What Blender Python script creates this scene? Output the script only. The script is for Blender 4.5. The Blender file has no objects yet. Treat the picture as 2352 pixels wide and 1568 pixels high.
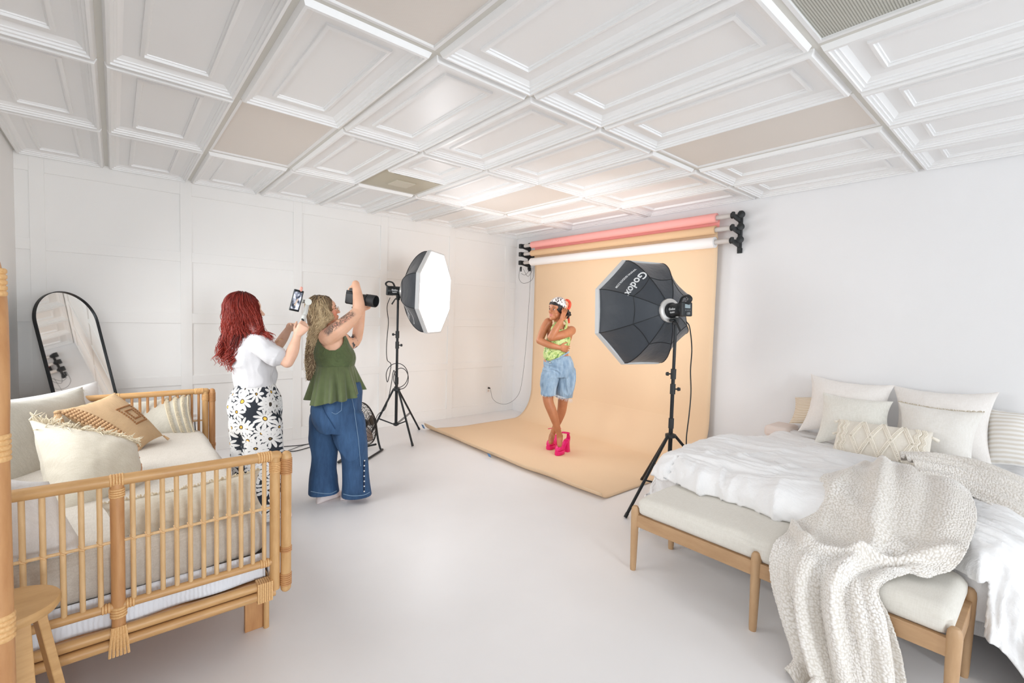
import bpy, bmesh, math, random
import numpy as np
from mathutils import Vector, Matrix, Quaternion

# ------------------------------------------------------------------ camera, world, light, exposure
S = bpy.context.scene
COL = S.collection
CAM_P = Vector((5.60857, -4.80527, 1.455)); YAW, PITCH, ROLL, FPX = 2.43723167, -0.0506646649, 0.0281544281, 1075.5
_f = Vector((math.cos(PITCH)*math.cos(YAW), math.cos(PITCH)*math.sin(YAW), math.sin(PITCH)))
_r = _f.cross(Vector((0, 0, 1))).normalized(); _u = _r.cross(_f)
CR = _r*math.cos(ROLL) + _u*math.sin(ROLL); CU = -_r*math.sin(ROLL) + _u*math.cos(ROLL); CF = _f
cam_data = bpy.data.cameras.new('camera'); cam_data.sensor_width = 36; cam_data.lens = 36*FPX/2352
cam_data.clip_start = .02
cam = bpy.data.objects.new('camera', cam_data); COL.objects.link(cam)
cam.matrix_world = Matrix(((CR.x, CU.x, -CF.x, CAM_P.x), (CR.y, CU.y, -CF.y, CAM_P.y), (CR.z, CU.z, -CF.z, CAM_P.z), (0, 0, 0, 1)))
S.camera = cam
S.view_settings.view_transform = 'Standard'; S.view_settings.look = 'None'; S.view_settings.gamma = 1
S.view_settings.use_curve_mapping = False
S.view_settings.exposure = 0.04
S.cycles.max_bounces = 12; S.cycles.diffuse_bounces = 8; S.cycles.glossy_bounces = 4; S.cycles.transmission_bounces = 6
S.cycles.sample_clamp_indirect = 6
world = bpy.data.worlds.new('world'); S.world = world; world.use_nodes = True
world.node_tree.nodes['Background'].inputs[0].default_value = (.75, .87, 1, 1)
world.node_tree.nodes['Background'].inputs[1].default_value = 0.25
H = 2.7026; XF = 10.6; YL = -5.42                 # ceiling height, far end behind the camera, left wall
WIN = [(-4.9, -3.75), (-3.3, -2.15), (-1.7, -.55)]      # windows in the wall behind the camera
def area(name, loc, rot, sx, sy, power, col, spread=3.14159):
    d = bpy.data.lights.new(name, 'AREA'); d.shape = 'RECTANGLE'; d.size = sx; d.size_y = sy; d.energy = power; d.color = col; d.spread = spread
    o = bpy.data.objects.new(name, d); COL.objects.link(o); o.location = loc; o.rotation_euler = rot
    return o
for k, (y0, y1) in enumerate(WIN):
    area('window_daylight', (XF+.06, (y0+y1)/2, 1.5), (math.pi/2-.03, 0, math.pi/2), y1-y0, 1.75, (77, 6, 35)[k], (.90, .955, 1), 2.0)
area('window_daylight', (2.0, YL-.03, 1.55), (math.pi/2-.38, 0, 0), 2.5, 1.2, 36, (.96, .98, .985), 2.3)  # added light in an unseen left-wall window, brightens the left side
area('window_daylight', (5.6, YL-.03, 1.55), (math.pi/2-.38, 0, 0), 2.5, 1.2, 13.5, (.92, .965, 1), 2.3)  # second added left-wall light, unseen, evens out the room
area('window_daylight', (8.9, .06, 1.55), (math.pi/2, 0, math.pi), 1.2, 1.7, 1, (.9, .95, 1))

# ------------------------------------------------------------------ helpers
def lin(c):
    c = [x/255 for x in c]
    return tuple(x/12.92 if x <= .04045 else ((x+.055)/1.055)**2.4 for x in c) + (1,)
class NT:
    """small helper to write node trees"""
    def __init__(s, m): s.m = m; s.t = m.node_tree; s.n = s.t.nodes; s.b = s.n['Principled BSDF']
    def new(s, typ, **k):
        n = s.n.new(typ)
        for a, b in k.items(): setattr(n, a, b)
        return n
    def link(s, a, b): s.t.links.new(a, b)
    def val(s, sock, v):
        if hasattr(v, 'is_output'): s.link(v, sock)
        else: sock.default_value = v
    def math(s, op, a, b=0., c=0.):
        n = s.new('ShaderNodeMath', operation=op)
        s.val(n.inputs[0], a); s.val(n.inputs[1], b); s.val(n.inputs[2], c)
        return n.outputs[0]
    def coord(s, scale=(1, 1, 1), attr=None, rot=(0, 0, 0)):
        if attr: o = s.new('ShaderNodeAttribute', attribute_name=attr).outputs['Vector']
        else: o = s.new('ShaderNodeTexCoord').outputs['Object']
        mp = s.new('ShaderNodeMapping'); mp.inputs['Scale'].default_value = scale; mp.inputs['Rotation'].default_value = rot
        s.link(o, mp.inputs[0]); return mp.outputs[0]
    def noise(s, vec, scale=5., detail=3., rough=.5):
        n = s.new('ShaderNodeTexNoise'); s.link(vec, n.inputs['Vector'])
        n.inputs['Scale'].default_value = scale; n.inputs['Detail'].default_value = detail; n.inputs['Roughness'].default_value = rough
        return n.outputs['Fac']
    def mix(s, f, a, b):
        n = s.new('ShaderNodeMix', data_type='RGBA'); s.val(n.inputs[0], f); s.val(n.inputs[6], a); s.val(n.inputs[7], b)
        return n.outputs[2]
    def ramp(s, f, stops):
        n = s.new('ShaderNodeValToRGB'); e = n.color_ramp.elements
        while len(e) < len(stops): e.new(.5)
        for k, (p, c) in enumerate(stops): e[k].position = p; e[k].color = c if len(c) == 4 else lin(c)
        s.val(n.inputs[0], f); return n.outputs[0]
    def bump(s, h, dist=.002, strength=1., normal=None):
        n = s.new('ShaderNodeBump'); s.link(h, n.inputs['Height']); n.inputs['Distance'].default_value = dist
        n.inputs['Strength'].default_value = strength
        if normal is not None: s.link(normal, n.inputs['Normal'])
        s.link(n.outputs[0], s.b.inputs['Normal']); return n.outputs[0]
MATS = {}
def mat(name, col, rough=.6, metal=0., spec=None, var=0., vscale=3., bump=0., bscale=60., stretch=(1, 1, 1), sheen=0., subs=0.):
    if name in MATS: return MATS[name]
    m = bpy.data.materials.new(name); m.use_nodes = True; t = NT(m)
    t.b.inputs['Roughness'].default_value = rough; t.b.inputs['Metallic'].default_value = metal
    if spec is not None: t.b.inputs['Specular IOR Level'].default_value = spec
    if sheen: t.b.inputs['Sheen Weight'].default_value = sheen
    c = lin(col)
    if var:
        v = t.coord(stretch); f = t.noise(v, vscale, 4)
        a = tuple(max(0, x*(1-var)) for x in c[:3]) + (1,); b = tuple(min(1, x*(1+var)) for x in c[:3]) + (1,)
        r = t.ramp(f, [(.3, a), (.7, b)]); t.link(r, t.b.inputs['Base Color'])
    else: t.b.inputs['Base Color'].default_value = c
    if bump:
        v = t.coord(stretch); t.bump(t.noise(v, bscale, 3, .6), bump)
    if subs:
        t.b.inputs['Subsurface Weight'].default_value = subs; t.b.inputs['Subsurface Radius'].default_value = (.9, .35, .2); t.b.inputs['Subsurface Scale'].default_value = .01
    MATS[name] = m; return m

def V(*a): return Vector(a if len(a) == 3 else a[0])
def frame(p, z, x=None):
    """matrix with origin p, z axis along z, x axis near x"""
    z = V(z).normalized(); x = V(x) if x is not None else (V(0, 0, 1) if abs(z.z) < .9 else V(1, 0, 0))
    x = (x - z*x.dot(z)).normalized(); y = z.cross(x)
    m = Matrix((x, y, z)).transposed().to_4x4(); m.translation = V(p); return m
WORG = {}
class MB:
    def __init__(s): s.v = []; s.f = []; s.a = []
    def add(s, vs, fs, M=None, attr=None):
        o = len(s.v)
        if M is not None: vs = [M @ V(v) for v in vs]
        s.v += [tuple(v) for v in vs]; s.f += [tuple(i+o for i in f) for f in fs]
        s.a += [attr or (0, 0, 0)]*len(vs)
        return s
    def box(s, c, size, M=None):
        x, y, z = [k/2 for k in size]; vs = [V(c)+V(a*x, b*y, d*z) for a in (-1, 1) for b in (-1, 1) for d in (-1, 1)]
        return s.add(vs, [(0, 1, 3, 2), (4, 6, 7, 5), (0, 4, 5, 1), (2, 3, 7, 6), (0, 2, 6, 4), (1, 5, 7, 3)], M)
    def loft(s, rings, closed=False, caps=True, M=None, attr=None):
        n = len(rings[0]); vs = [p for r in rings for p in r]; fs = []
        m = len(rings)
        for i in range(m if closed else m-1):
            for j in range(n):
                a = i*n+j; b = i*n+(j+1) % n; c = ((i+1) % m)*n+(j+1) % n; d = ((i+1) % m)*n+j
                fs.append((a, b, c, d))
        if caps and not closed:
            fs.append(tuple(range(n-1, -1, -1))); fs.append(tuple((m-1)*n+j for j in range(n)))
        return s.add(vs, fs, M, attr)
    def tube(s, pts, r, seg=10, caps=True, closed=False, flat=1., ref=None, round_ends=False, M=None, attr=None):
        pts = [V(p) for p in pts]; n = len(pts)
        rs = list(r) if hasattr(r, '__len__') else [r]*n
        if round_ends and not closed:
            d0 = (pts[0]-pts[1]).normalized(); d1 = (pts[-1]-pts[-2]).normalized()
            p0, r0, p1, r1 = pts[0], rs[0], pts[-1], rs[-1]
            pre = [(p0+d0*r0*math.sin(a), r0*math.cos(a)) for a in (1.45, 1.1, .75, .38)]
            post = [(p1+d1*r1*math.sin(a), r1*math.cos(a)) for a in (.38, .75, 1.1, 1.45)]
            pts = [a for a, _ in pre]+pts+[a for a, _ in post]; rs = [b for _, b in pre]+rs+[b for _, b in post]; n = len(pts)
        rings = []; x = None
        for i in range(n):
            if closed: t = (pts[(i+1) % n]-pts[i-1])
            else: t = (pts[min(i+1, n-1)]-pts[max(i-1, 0)])
            t = t.normalized() if t.length > 1e-9 else V(0, 0, 1)
            if x is None:
                x = V(ref) if ref is not None else (V(0, 0, 1) if abs(t.z) < .9 else V(1, 0, 0))
            x = (x-t*x.dot(t))
            x = x.normalized() if x.length > 1e-6 else t.orthogonal().normalized()
            y = t.cross(x)
            rings.append([pts[i]+x*(rs[i]*math.cos(2*math.pi*j/seg))+y*(rs[i]*flat*math.sin(2*math.pi*j/seg)) for j in range(seg)])
        return s.loft(rings, closed, caps, M, attr)
    def cyl(s, a, b, r, r2=None, seg=16): return s.tube([a, b], [r, r if r2 is None else r2], seg)
    def lathe(s, prof, M=None, seg=24, attr=None):
        return s.loft([[V(r*math.cos(2*math.pi*j/seg), r*math.sin(2*math.pi*j/seg), z) for j in range(seg)] for r, z in prof], False, True, M, attr)
    def ball(s, c, r, M=None, seg=16, rings=10, attr=None):
        r = r if hasattr(r, '__len__') else (r, r, r); L = []
        for i in range(rings+1):
            a = math.pi*(i+.02 if i == 0 else (i-.02 if i == rings else i))/rings
            L.append([V(r[0]*math.sin(a)*math.cos(2*math.pi*j/seg), r[1]*math.sin(a)*math.sin(2*math.pi*j/seg), -r[2]*math.cos(a)) for j in range(seg)])
        T = (M or Matrix.Identity(4)) @ Matrix.Translation(V(c)) if M is not None else Matrix.Translation(V(c))
        return s.loft(L, False, True, T, attr)
    def grid(s, P, wrap=False, thick=0.):
        """P: numpy array (nu,nv,3)"""
        nu, nv = P.shape[:2]; vs = P.reshape(-1, 3).tolist(); fs = []
        for i in range(nu-1):
            for j in range(nv-1 if not wrap else nv):
                fs.append((i*nv+j, (i+1)*nv+j, (i+1)*nv+(j+1) % nv, i*nv+(j+1) % nv))
        return s.add(vs, fs)
    def extrude(s, poly, vec, M=None):
        """closed planar polygon swept along vec"""
        n = len(poly); vec = V(vec); vs = [V(p) for p in poly]+[V(p)+vec for p in poly]
        fs = [tuple(range(n-1, -1, -1)), tuple(range(n, 2*n))]+[(j, (j+1) % n, n+(j+1) % n, n+j) for j in range(n)]
        return s.add(vs, fs, M)
    def build(s, name, m, parent=None, smooth=True, org=None, bevel=0., attrs=None, solid=0., sub=0, angle=40, fixn=False):
        vs = np.array(s.v, float).reshape(-1, 3)
        if parent is not None: o0 = WORG[parent.name]
        elif org is not None: o0 = V(org)
        else: o0 = V((vs[:, 0].min()+vs[:, 0].max())/2, (vs[:, 1].min()+vs[:, 1].max())/2, vs[:, 2].min())
        me = bpy.data.meshes.new(name); me.from_pydata((vs-np.array(o0)).tolist(), [], s.f)
        if fixn:
            bm = bmesh.new(); bm.from_mesh(me); bmesh.ops.recalc_face_normals(bm, faces=bm.faces); bm.to_mesh(me); bm.free()
        for mm in (m if isinstance(m, (list, tuple)) else [m]): me.materials.append(mm)
        if attrs:
            for an, arr in attrs.items():
                at = me.attributes.new(an, 'FLOAT_VECTOR', 'POINT'); at.data.foreach_set('vector', np.array(arr, np.float32).ravel())
        if smooth:
            me.shade_smooth()
            if angle < 180: me.set_sharp_from_angle(angle=math.radians(angle))
        o = bpy.data.objects.new(name, me); COL.objects.link(o)
        if bevel:
            b = o.modifiers.new('bevel', 'BEVEL'); b.width = bevel; b.segments = 2; b.limit_method = 'ANGLE'; b.angle_limit = .6
        if solid:
            b = o.modifiers.new('solid', 'SOLIDIFY'); b.thickness = solid; b.offset = 0
        if sub:
            b = o.modifiers.new('sub', 'SUBSURF'); b.levels = sub; b.render_levels = sub
        if parent is not None: o.parent = parent; WORG[o.name] = o0
        else: o.location = o0; WORG[o.name] = o0
        return o
def tag(o, label=None, cat=None, group=None, kind=None):
    if label: o['label'] = label
    if cat: o['category'] = cat
    if group: o['group'] = group
    if kind: o['kind'] = kind
    return o
def thing(name, loc, label, cat, group=None):
    o = bpy.data.objects.new(name, None); COL.objects.link(o); o.location = loc; o.empty_display_size = .1
    WORG[o.name] = V(loc); return tag(o, label, cat, group)
def struct(o): o['kind'] = 'structure'; return o
def children(o): return [c for c in list(bpy.data.objects) if c.parent is o]
def copy_tree(o, parent=None):
    c = o.copy(); COL.objects.link(c); c.parent = parent; WORG[c.name] = V(0, 0, 0)
    for ch in children(o): copy_tree(ch, c)
    return c

_rng = np.random.RandomState(7); _LAT = _rng.rand(64, 64, 64)
def vnoise(p, scale=1.):
    p = np.asarray(p, float)*scale; i = np.floor(p).astype(int); f = p-i; f = f*f*(3-2*f); i &= 63; j = (i+1) & 63
    g = lambda a, b, c: _LAT[a, b, c]
    x0, y0, z0 = i[..., 0], i[..., 1], i[..., 2]; x1, y1, z1 = j[..., 0], j[..., 1], j[..., 2]; fx, fy, fz = f[..., 0], f[..., 1], f[..., 2]
    a = g(x0, y0, z0)*(1-fx)+g(x1, y0, z0)*fx; b = g(x0, y1, z0)*(1-fx)+g(x1, y1, z0)*fx
    c = g(x0, y0, z1)*(1-fx)+g(x1, y0, z1)*fx; d = g(x0, y1, z1)*(1-fx)+g(x1, y1, z1)*fx
    return ((a*(1-fy)+b*fy)*(1-fz)+(c*(1-fy)+d*fy)*fz)*2-1
def fbm(p, scale=1., oct=3):
    r = 0; a = 1.
    for k in range(oct): r = r+a*vnoise(np.asarray(p)+k*11.3, scale*2**k); a *= .5
    return r
def spline(pts, n):
    """Catmull-Rom through pts (lists of floats of any length) -> n samples"""
    P = np.array(pts, float); P = np.vstack([2*P[0]-P[1], P, 2*P[-1]-P[-2]]); m = len(P)-3; out = []
    for t in np.linspace(0, m-1e-6, n):
        i = int(t); u = t-i; a, b, c, d = P[i:i+4]
        out.append(.5*((2*b)+(-a+c)*u+(2*a-5*b+4*c-d)*u*u+(-a+3*b-3*c+d)*u**3))
    return np.array(out)
def sm(x, a, b):
    t = np.clip((x-a)/(b-a), 0, 1); return t*t*(3-2*t)
# ------------------------------------------------------------------ the room
m_wall = mat('wall_paint', (240, 239, 237), .55, var=.012, vscale=1.2, bump=.0004, bscale=220)
m_wallr = mat('wall_paint_right', (240, 240, 241), .6, var=.01, vscale=1.2, bump=.0005, bscale=180)
m_ceil = mat('ceiling_paint', (240, 240, 240), .38)
m_grid = mat('ceiling_grid_metal', (212, 210, 203), .5)
m_gap = mat('dark_gap', (60, 58, 52), .9)
m = bpy.data.materials.new('floor_epoxy'); m.use_nodes = True; t = NT(m); v = t.coord()
t.link(t.ramp(t.noise(v, 1.6, 4), [(.35, (233, 231, 231)), (.65, (237, 235, 235))]), t.b.inputs['Base Color'])
t.b.inputs['Roughness'].default_value = .38; t.b.inputs['Specular IOR Level'].default_value = .38; t.b.inputs['Coat Weight'].default_value = .0
t.bump(t.noise(v, 9., 3), .0012, .35); m_floor = m

mb = MB(); mb.box((XF/2, YL/2, -.05), (XF+.3, -YL+.3, .1)); struct(mb.build('floor', m_floor, smooth=False))
mb = MB(); mb.box((XF/2, .06, H/2), (XF+.24, .12, H)); 
# right wall with one window near the far end behind the camera
def wall_with_holes(name, m, axis, pos, a0, a1, holes, thick=.12):
    """axis 'x': wall in plane x=pos running along y; 'y': plane y=pos running along x"""
    mb = MB(); hs = sorted(holes); cur = a0; sgn = thick/2
    def bx(u0, u1, z0, z1):
        if u1-u0 < 1e-4 or z1-z0 < 1e-4: return
        if axis == 'x': mb.box((pos+sgn, (u0+u1)/2, (z0+z1)/2), (abs(thick), u1-u0, z1-z0))
        else: mb.box(((u0+u1)/2, pos+sgn, (z0+z1)/2), (u1-u0, abs(thick), z1-z0))
    for u0, u1, z0, z1 in hs:
        bx(cur, u0, 0, H+.1); bx(u0, u1, 0, z0); bx(u0, u1, z1, H+.1); cur = u1
    bx(cur, a1, 0, H+.1)
    return struct(mb.build(name, m, smooth=False))
wall_with_holes('wall_right', m_wallr, 'y', 0, -.12, XF+.12, [(8.3, 9.5, .7, 2.4)], .12)
wall_with_holes('wall_left', m_wall, 'y', YL, -.12, XF+.12, [(.75, 3.25, .95, 2.15), (4.35, 6.85, .95, 2.15)], -.12)  # both openings are added to bring light in from the left
wall_with_holes('wall_front', m_wallr, 'x', XF, YL-.12, .12, [(a, b, .62, 2.38) for a, b in WIN], .12)
wb = wall_with_holes('wall_back', m_wall, 'x', 0, YL-.12, .12, [], -.12)
# window frames and panes, all out of the camera's view
m_frame = mat('window_frame_white', (235, 235, 235), .4)
m_glass = bpy.data.materials.new('window_glass'); m_glass.use_nodes = True; t = NT(m_glass)
t.n.remove(t.b); tr = t.new('ShaderNodeBsdfTransparent'); t.link(tr.outputs[0], t.n['Material Output'].inputs[0])
def window(k, axis, pos, a, b, z0, z1):
    mb = MB(); w = .045
    def bx(u0, u1, c0, c1, d=.06):
        if axis == 'x': mb.box((pos, (u0+u1)/2, (c0+c1)/2), (d, u1-u0, c1-c0))
        else: mb.box(((u0+u1)/2, pos, (c0+c1)/2), (u1-u0, d, c1-c0))
    bx(a, b, z0, z0+w); bx(a, b, z1-w, z1); bx(a, a+w, z0+w, z1-w); bx(b-w, b, z0+w, z1-w); bx(a+w, b-w, (z0+z1)/2-.02, (z0+z1)/2+.02)
    o = struct(mb.build('window_%d' % k, m_frame, smooth=False))
    mb = MB(); w = .05
    if axis == 'x': mb.box((pos, (a+b)/2, (z0+z1)/2), (.004, b-a-.09, z1-z0-.09))
    else: mb.box(((a+b)/2, pos, (z0+z1)/2), (b-a-.09, .004, z1-z0-.09))
    struct(mb.build('pane', m_glass, o, smooth=False))
for k, (a, b) in enumerate(WIN): window(k+1, 'x', XF+.035, a, b, .62, 2.38)
window(4, 'y', YL-.09, .75, 3.25, .95, 2.15); window(6, 'y', YL-.09, 4.35, 6.85, .95, 2.15); window(5, 'y', .035, 8.3, 9.5, .7, 2.4)  # the two left-wall windows are added for their light

# board and batten on the far wall: battens 9 cm wide, recessed squares between
mb = MB(); T_ = .013; bw = .092
vy = [-5.335, -4.31, -3.28, -2.25, -1.235, -.225]       # right hand edge of each recessed square
for y in vy: mb.box((T_/2, y+bw/2, H/2), (T_, bw, H))
edges = [(YL, vy[0])]+[(vy[i]+bw, vy[i+1]) for i in range(5)]+[(vy[-1]+bw, 0)]
for (a, b) in edges:
    for z0, z1 in ((0, .14), (.70, .79), (1.31, 1.41), (1.91, 2.005), (2.555, H)):
        mb.box((T_/2, (a+b)/2, (z0+z1)/2), (T_, b-a, z1-z0))
o = mb.build('trim_1', m_wall, smooth=False, bevel=.002); struct(o)
mb = MB(); mb.box((XF/2, -.006, .05), (XF-.03, .012, .1)); struct(mb.build('baseboard_right', m_wallr, smooth=False, bevel=.002))
mb = MB(); mb.box((XF/2, YL+.006, .05), (XF-.03, .012, .1)); struct(mb.build('baseboard_left', m_wall, smooth=False, bevel=.002))

# ceiling: T grid, coffered lay-in panels, light panels, one vent
TX, TY = 1.2192, .6096
xs = [0, 1.164]+[1.164+TX*k for k in range(1, 8)]+[XF]; ys = [0, -.578]+[-.578-TY*k for k in range(1, 8)]+[YL]
mb = MB(); mb.box((XF/2, YL/2, H+.09), (XF+.3, -YL+.3, .04)); struct(mb.build('ceiling', m_ceil, smooth=False))
mb = MB()
for x in xs: 
    xx = min(max(x, .009), XF-.009); mb.box((xx, YL/2, H+.001), (.026, -YL, .003)); mb.box((xx, YL/2, H+.02), (.003, -YL, .035))
for y in ys:
    yy = max(min(y, -.009), YL+.009); mb.box((XF/2, yy, H+.0012), (XF, .026, .003)); mb.box((XF/2, yy, H+.02), (XF, .003, .035))
struct(mb.build('trim_2', m_grid, smooth=False))
PROF = [(.012, .004), (.0135, -.003), (.024, -.026), (.037, -.028), (.038, -.018), (.050, -.016), (.0515, -.006), (.063, -.004), (.064, .002), (.085, .016), (.15, .016), (.1515, .005), (.160, .002), (.1685, .001), (.170, .013), (.178, .013), (.180, .019)]
def coffer(mb, x0, x1, y0, y1):
    rings = []
    for d, h in PROF:
        d2 = d if d < .1 else min(d, min(x1-x0, y0-y1)*.5-.02)
        rings.append([(x0+d2, y1+d2, H+h), (x1-d2, y1+d2, H+h), (x1-d2, y0-d2, H+h), (x0+d2, y0-d2, H+h)])
    mb.loft([[V(p) for p in r] for r in rings], caps=False)
    n = len(mb.v); mb.f.append((n-4, n-3, n-2, n-1))
LIGHTS = {(1, 2), (1, 6), (3, 2), (3, 6), (4, 4), (6, 2), (6, 6)}
mb = MB()
for i in range(len(xs)-1):
    for j in range(len(ys)-1):
        if xs[i+1]-xs[i] < .3 or (i, j) in LIGHTS: continue
        y0, y1 = ys[j], ys[j+1]
        if abs(y1-y0) < .3: continue
        if (i, j) == (1, 4):
            xm = (xs[1]+xs[2])/2-.02
            coffer(mb, xm, xs[2], y0, y1)
            continue
        coffer(mb, xs[i], xs[i+1], y0, y1)
o = mb.build('trim_3', m_ceil, angle=20); struct(o)
for q in range(1): pass
m_diff = bpy.data.materials.new('prismatic_diffuser'); m_diff.use_nodes = True; t = NT(m_diff)
t.b.inputs['Base Color'].default_value = lin((226, 219, 212)); t.b.inputs['Roughness'].default_value = .55
vo = t.new('ShaderNodeTexVoronoi'); vo.inputs['Scale'].default_value = 130; vo.inputs['Randomness'].default_value = 0
t.link(t.coord(rot=(0, 0, .785)), vo.inputs['Vector']); t.bump(vo.outputs['Distance'], .002, .3)
m_diff2 = bpy.data.materials.new('prismatic_diffuser_grey'); m_diff2.use_nodes = True; t = NT(m_diff2)
vo = t.new('ShaderNodeTexVoronoi'); vo.inputs['Scale'].default_value = 105; vo.inputs['Randomness'].default_value = 0
t.link(t.coord(), vo.inputs['Vector']); t.link(t.ramp(vo.outputs['Distance'], [(.25, (206, 205, 196)), (.6, (120, 118, 108))]), t.b.inputs['Base Color'])
t.b.inputs['Roughness'].default_value = .5; t.bump(vo.outputs['Distance'], .003, .5)
desc = {(1, 2): 'unlit beige ceiling light panel near the corner with the paper rolls', (1, 6): 'unlit beige ceiling light panel above the red-haired person', (3, 2): 'unlit ceiling light panel glowing peach, above the right softbox',
        (3, 6): 'unlit ceiling light panel with fine ribbed diffuser cut by the top frame edge', (4, 4): 'grey ribbed ceiling light panel at the top right corner', (6, 2): 'unlit ceiling light panel above and behind the camera, bed side', (6, 6): 'unlit ceiling light panel above and behind the camera, daybed side'}
for (i, j) in sorted(LIGHTS):
    x0, x1, y0, y1 = xs[i]+.013, xs[i+1]-.013, ys[j]-.013, ys[j+1]+.013
    root = thing('ceiling_light', ((x0+x1)/2, (y0+y1)/2, H), desc[(i, j)], 'ceiling light', 'flat fluorescent panels in the ceiling grid')
    mb = MB(); w = .016
    for c, s_ in ((((x0+x1)/2, y0-w/2), (x1-x0, w)), (((x0+x1)/2, y1+w/2), (x1-x0, w)), ((x0+w/2, (y0+y1)/2), (w, y0-y1-2*w)), ((x1-w/2, (y0+y1)/2), (w, y0-y1-2*w))):
        mb.box((c[0], c[1], H+.004), (s_[0], s_[1], .012))
    mb.build('frame', m_frame, root, smooth=False)
    mb = MB(); mb.box(((x0+x1)/2, (y0+y1)/2, H+.012), (x1-x0-2*w, y0-y1-2*w, .004)); mb.build('diffuser', m_diff2 if (i, j) == (4, 4) else m_diff, root, smooth=False)
# vent
x0, x1, y0, y1 = xs[1]+.013, (xs[1]+xs[2])/2-.03, ys[4]-.013, ys[5]+.013
root = thing('ceiling_vent', ((x0+x1)/2, (y0+y1)/2, H), 'beige square ceiling air vent with raised centre plate', 'ceiling vent')
m_vent = mat('vent_metal', (190, 184, 165), .5)
mb = MB(); cx, cy = (x0+x1)/2, (y0+y1)/2; hx, hy = (x1-x0)/2, (y0-y1)/2
mb.loft([[V(cx+sx*hx*k, cy+sy*hy*k, H+h) for sx, sy in ((-1, -1), (1, -1), (1, 1), (-1, 1))] for k, h in ((1, .002), (.94, -.003), (.40, -.003), (.36, -.010), (.02, -.010))], caps=False)
mb.build('vent_plate', m_vent, root)
mb = MB(); mb.box((cx, cy, H-.012), (hx*.66, hy*.66, .006)); mb.build('centre_plate', mat('vent_centre', (205, 200, 184), .5), root, smooth=False, bevel=.002)
mb = MB(); mb.box((x1+.012, cy, H-.002), (.02, hy*2, .006)); mb.build('edge_strip', m_grid, root, smooth=False)
# dark slots where the small tile beside the vent does not close
mb = MB()
for yy, l in ((cy+.21, .07), (cy, .24), (cy-.2, .06)): mb.box((x1+.032, yy, H-.0235), (.012, l, .004))
mb.build('gap', m_gap, root, smooth=False)

# outlets on the far wall
m_plate = mat('outlet_plate', (238, 236, 234), .35); m_dark = mat('black_plastic', (26, 27, 28), .45)
def outlet(y, z, label, plug):
    r = thing('wall_outlet', (T_, y, z), label, 'outlet')
    MB().box((.004, y, z), (.008, .075, .118)).build('cover_plate', m_plate, r, smooth=False, bevel=.002)
    mb = MB()
    for s_ in (-1, 1): mb.box((.010, y, z+s_*.022), (.003, .033, .026))
    mb.build('socket', mat('socket_almond', (214, 200, 190), .4), r, smooth=False, bevel=.001)
    if plug: MB().tube([(.01, y, z+.022), (.045, y, z+.022)], [.014, .01], 12).build('plug', m_dark, r)
outlet(-.49, .36, 'white wall outlet with a black plug beside the hanging thin cord', True)
OUTY = -4.205
outlet(OUTY, .36, 'white wall outlet seen through the far end of the daybed', False)
# ------------------------------------------------------------------ studio equipment
def at(px, py, d):
    """point at depth d (metres along the viewing direction) behind pixel (px, py) of the 2352x1568 photograph"""
    return CAM_P + (CF + CR*((px-1176)/FPX) + CU*((784-py)/FPX))*d
def atz(px, py, z=0.):
    r = CF + CR*((px-1176)/FPX) + CU*((784-py)/FPX); return CAM_P + r*((z-CAM_P.z)/r.z)
RW = V(.6482, .7615, 0); FW = V(-.7615, .6482, 0)          # horizontal right / away directions
m_blk = mat('black_metal', (30, 33, 36), .38, .3); m_blkp = mat('black_plastic_matt', (36, 39, 41), .5)
m_alu = mat('roll_core_grey', (205, 200, 196), .45); m_chrome = mat('chrome', (200, 200, 200), .2, .9)

# paper rolls on the wall and their brackets
m_peach = mat('peach_backdrop_paper', (232, 203, 169), .85, var=.012, vscale=1.5)
m_pink = mat('pink_paper', (250, 178, 172), .8); m_tan = mat('tan_paper', (226, 190, 150), .85); m_white = mat('white_paper', (244, 242, 241), .8)
m_blue = mat('blue_tape', (96, 140, 186), .6)
RY = -.155
def roll(name, z, r, m, label, x0=.53, x1=3.27, leaf=None):
    root = thing(name, ((x0+x1)/2, RY, z), label, 'paper roll')
    MB().cyl((.37, RY, z), (3.42, RY, z), .024, seg=20).build('core_tube', m_alu, root)
    mb = MB(); mb.loft([[V(x, RY+rr*math.cos(a), z+rr*math.sin(a)) for a in [2*math.pi*k/28 for k in range(28)]] for x, rr in ((x0, .026), (x0, r), (x1, r), (x1, .026))], caps=False)
    mb.build('paper', m, root, angle=30)
    if leaf: MB().box(((x0+x1)/2+.01, RY+r-.002, z-leaf/2), (x1-x0+.0, .002, leaf)).build('hanging_paper', m, root, smooth=False)
roll('pink_paper_roll', 2.52, .048, m_pink, 'pink seamless paper roll, topmost on the wall brackets', 0.53, 3.275, .10)
roll('white_paper_roll', 2.275, .055, m_white, 'white seamless paper roll, lowest on the wall brackets')
root = thing('backdrop_paper_roll', (1.9, RY, 2.40), 'peach paper backdrop falling from the middle tan roll and sweeping over the floor', 'backdrop')
MB().cyl((.37, RY, 2.40), (3.42, RY, 2.40), .024, seg=20).build('core_tube', m_alu, root)
mb = MB(); mb.loft([[V(x, RY+rr*math.cos(a), 2.40+rr*math.sin(a)) for a in [2*math.pi*k/28 for k in range(28)]] for x, rr in ((.53, .026), (.53, .043), (3.27, .043), (3.27, .026))], caps=False)
mb.build('paper_roll', m_tan, root, angle=30)
prof = [(-.112, 2.40), (-.095, 2.2), (-.09, 1.8), (-.088, 1.2), (-.088, .75), (-.09, .45)]
for k in range(1, 13):
    a = math.pi/2*k/12; prof.append((-.09-.34*(1-math.cos(a)), .45-.442*math.sin(a)))
prof += [(-.6, .006), (-.8, .006), (-1.1, .006), (-1.4, .006), (-1.6, .006), (-1.74, .006)]
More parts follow.
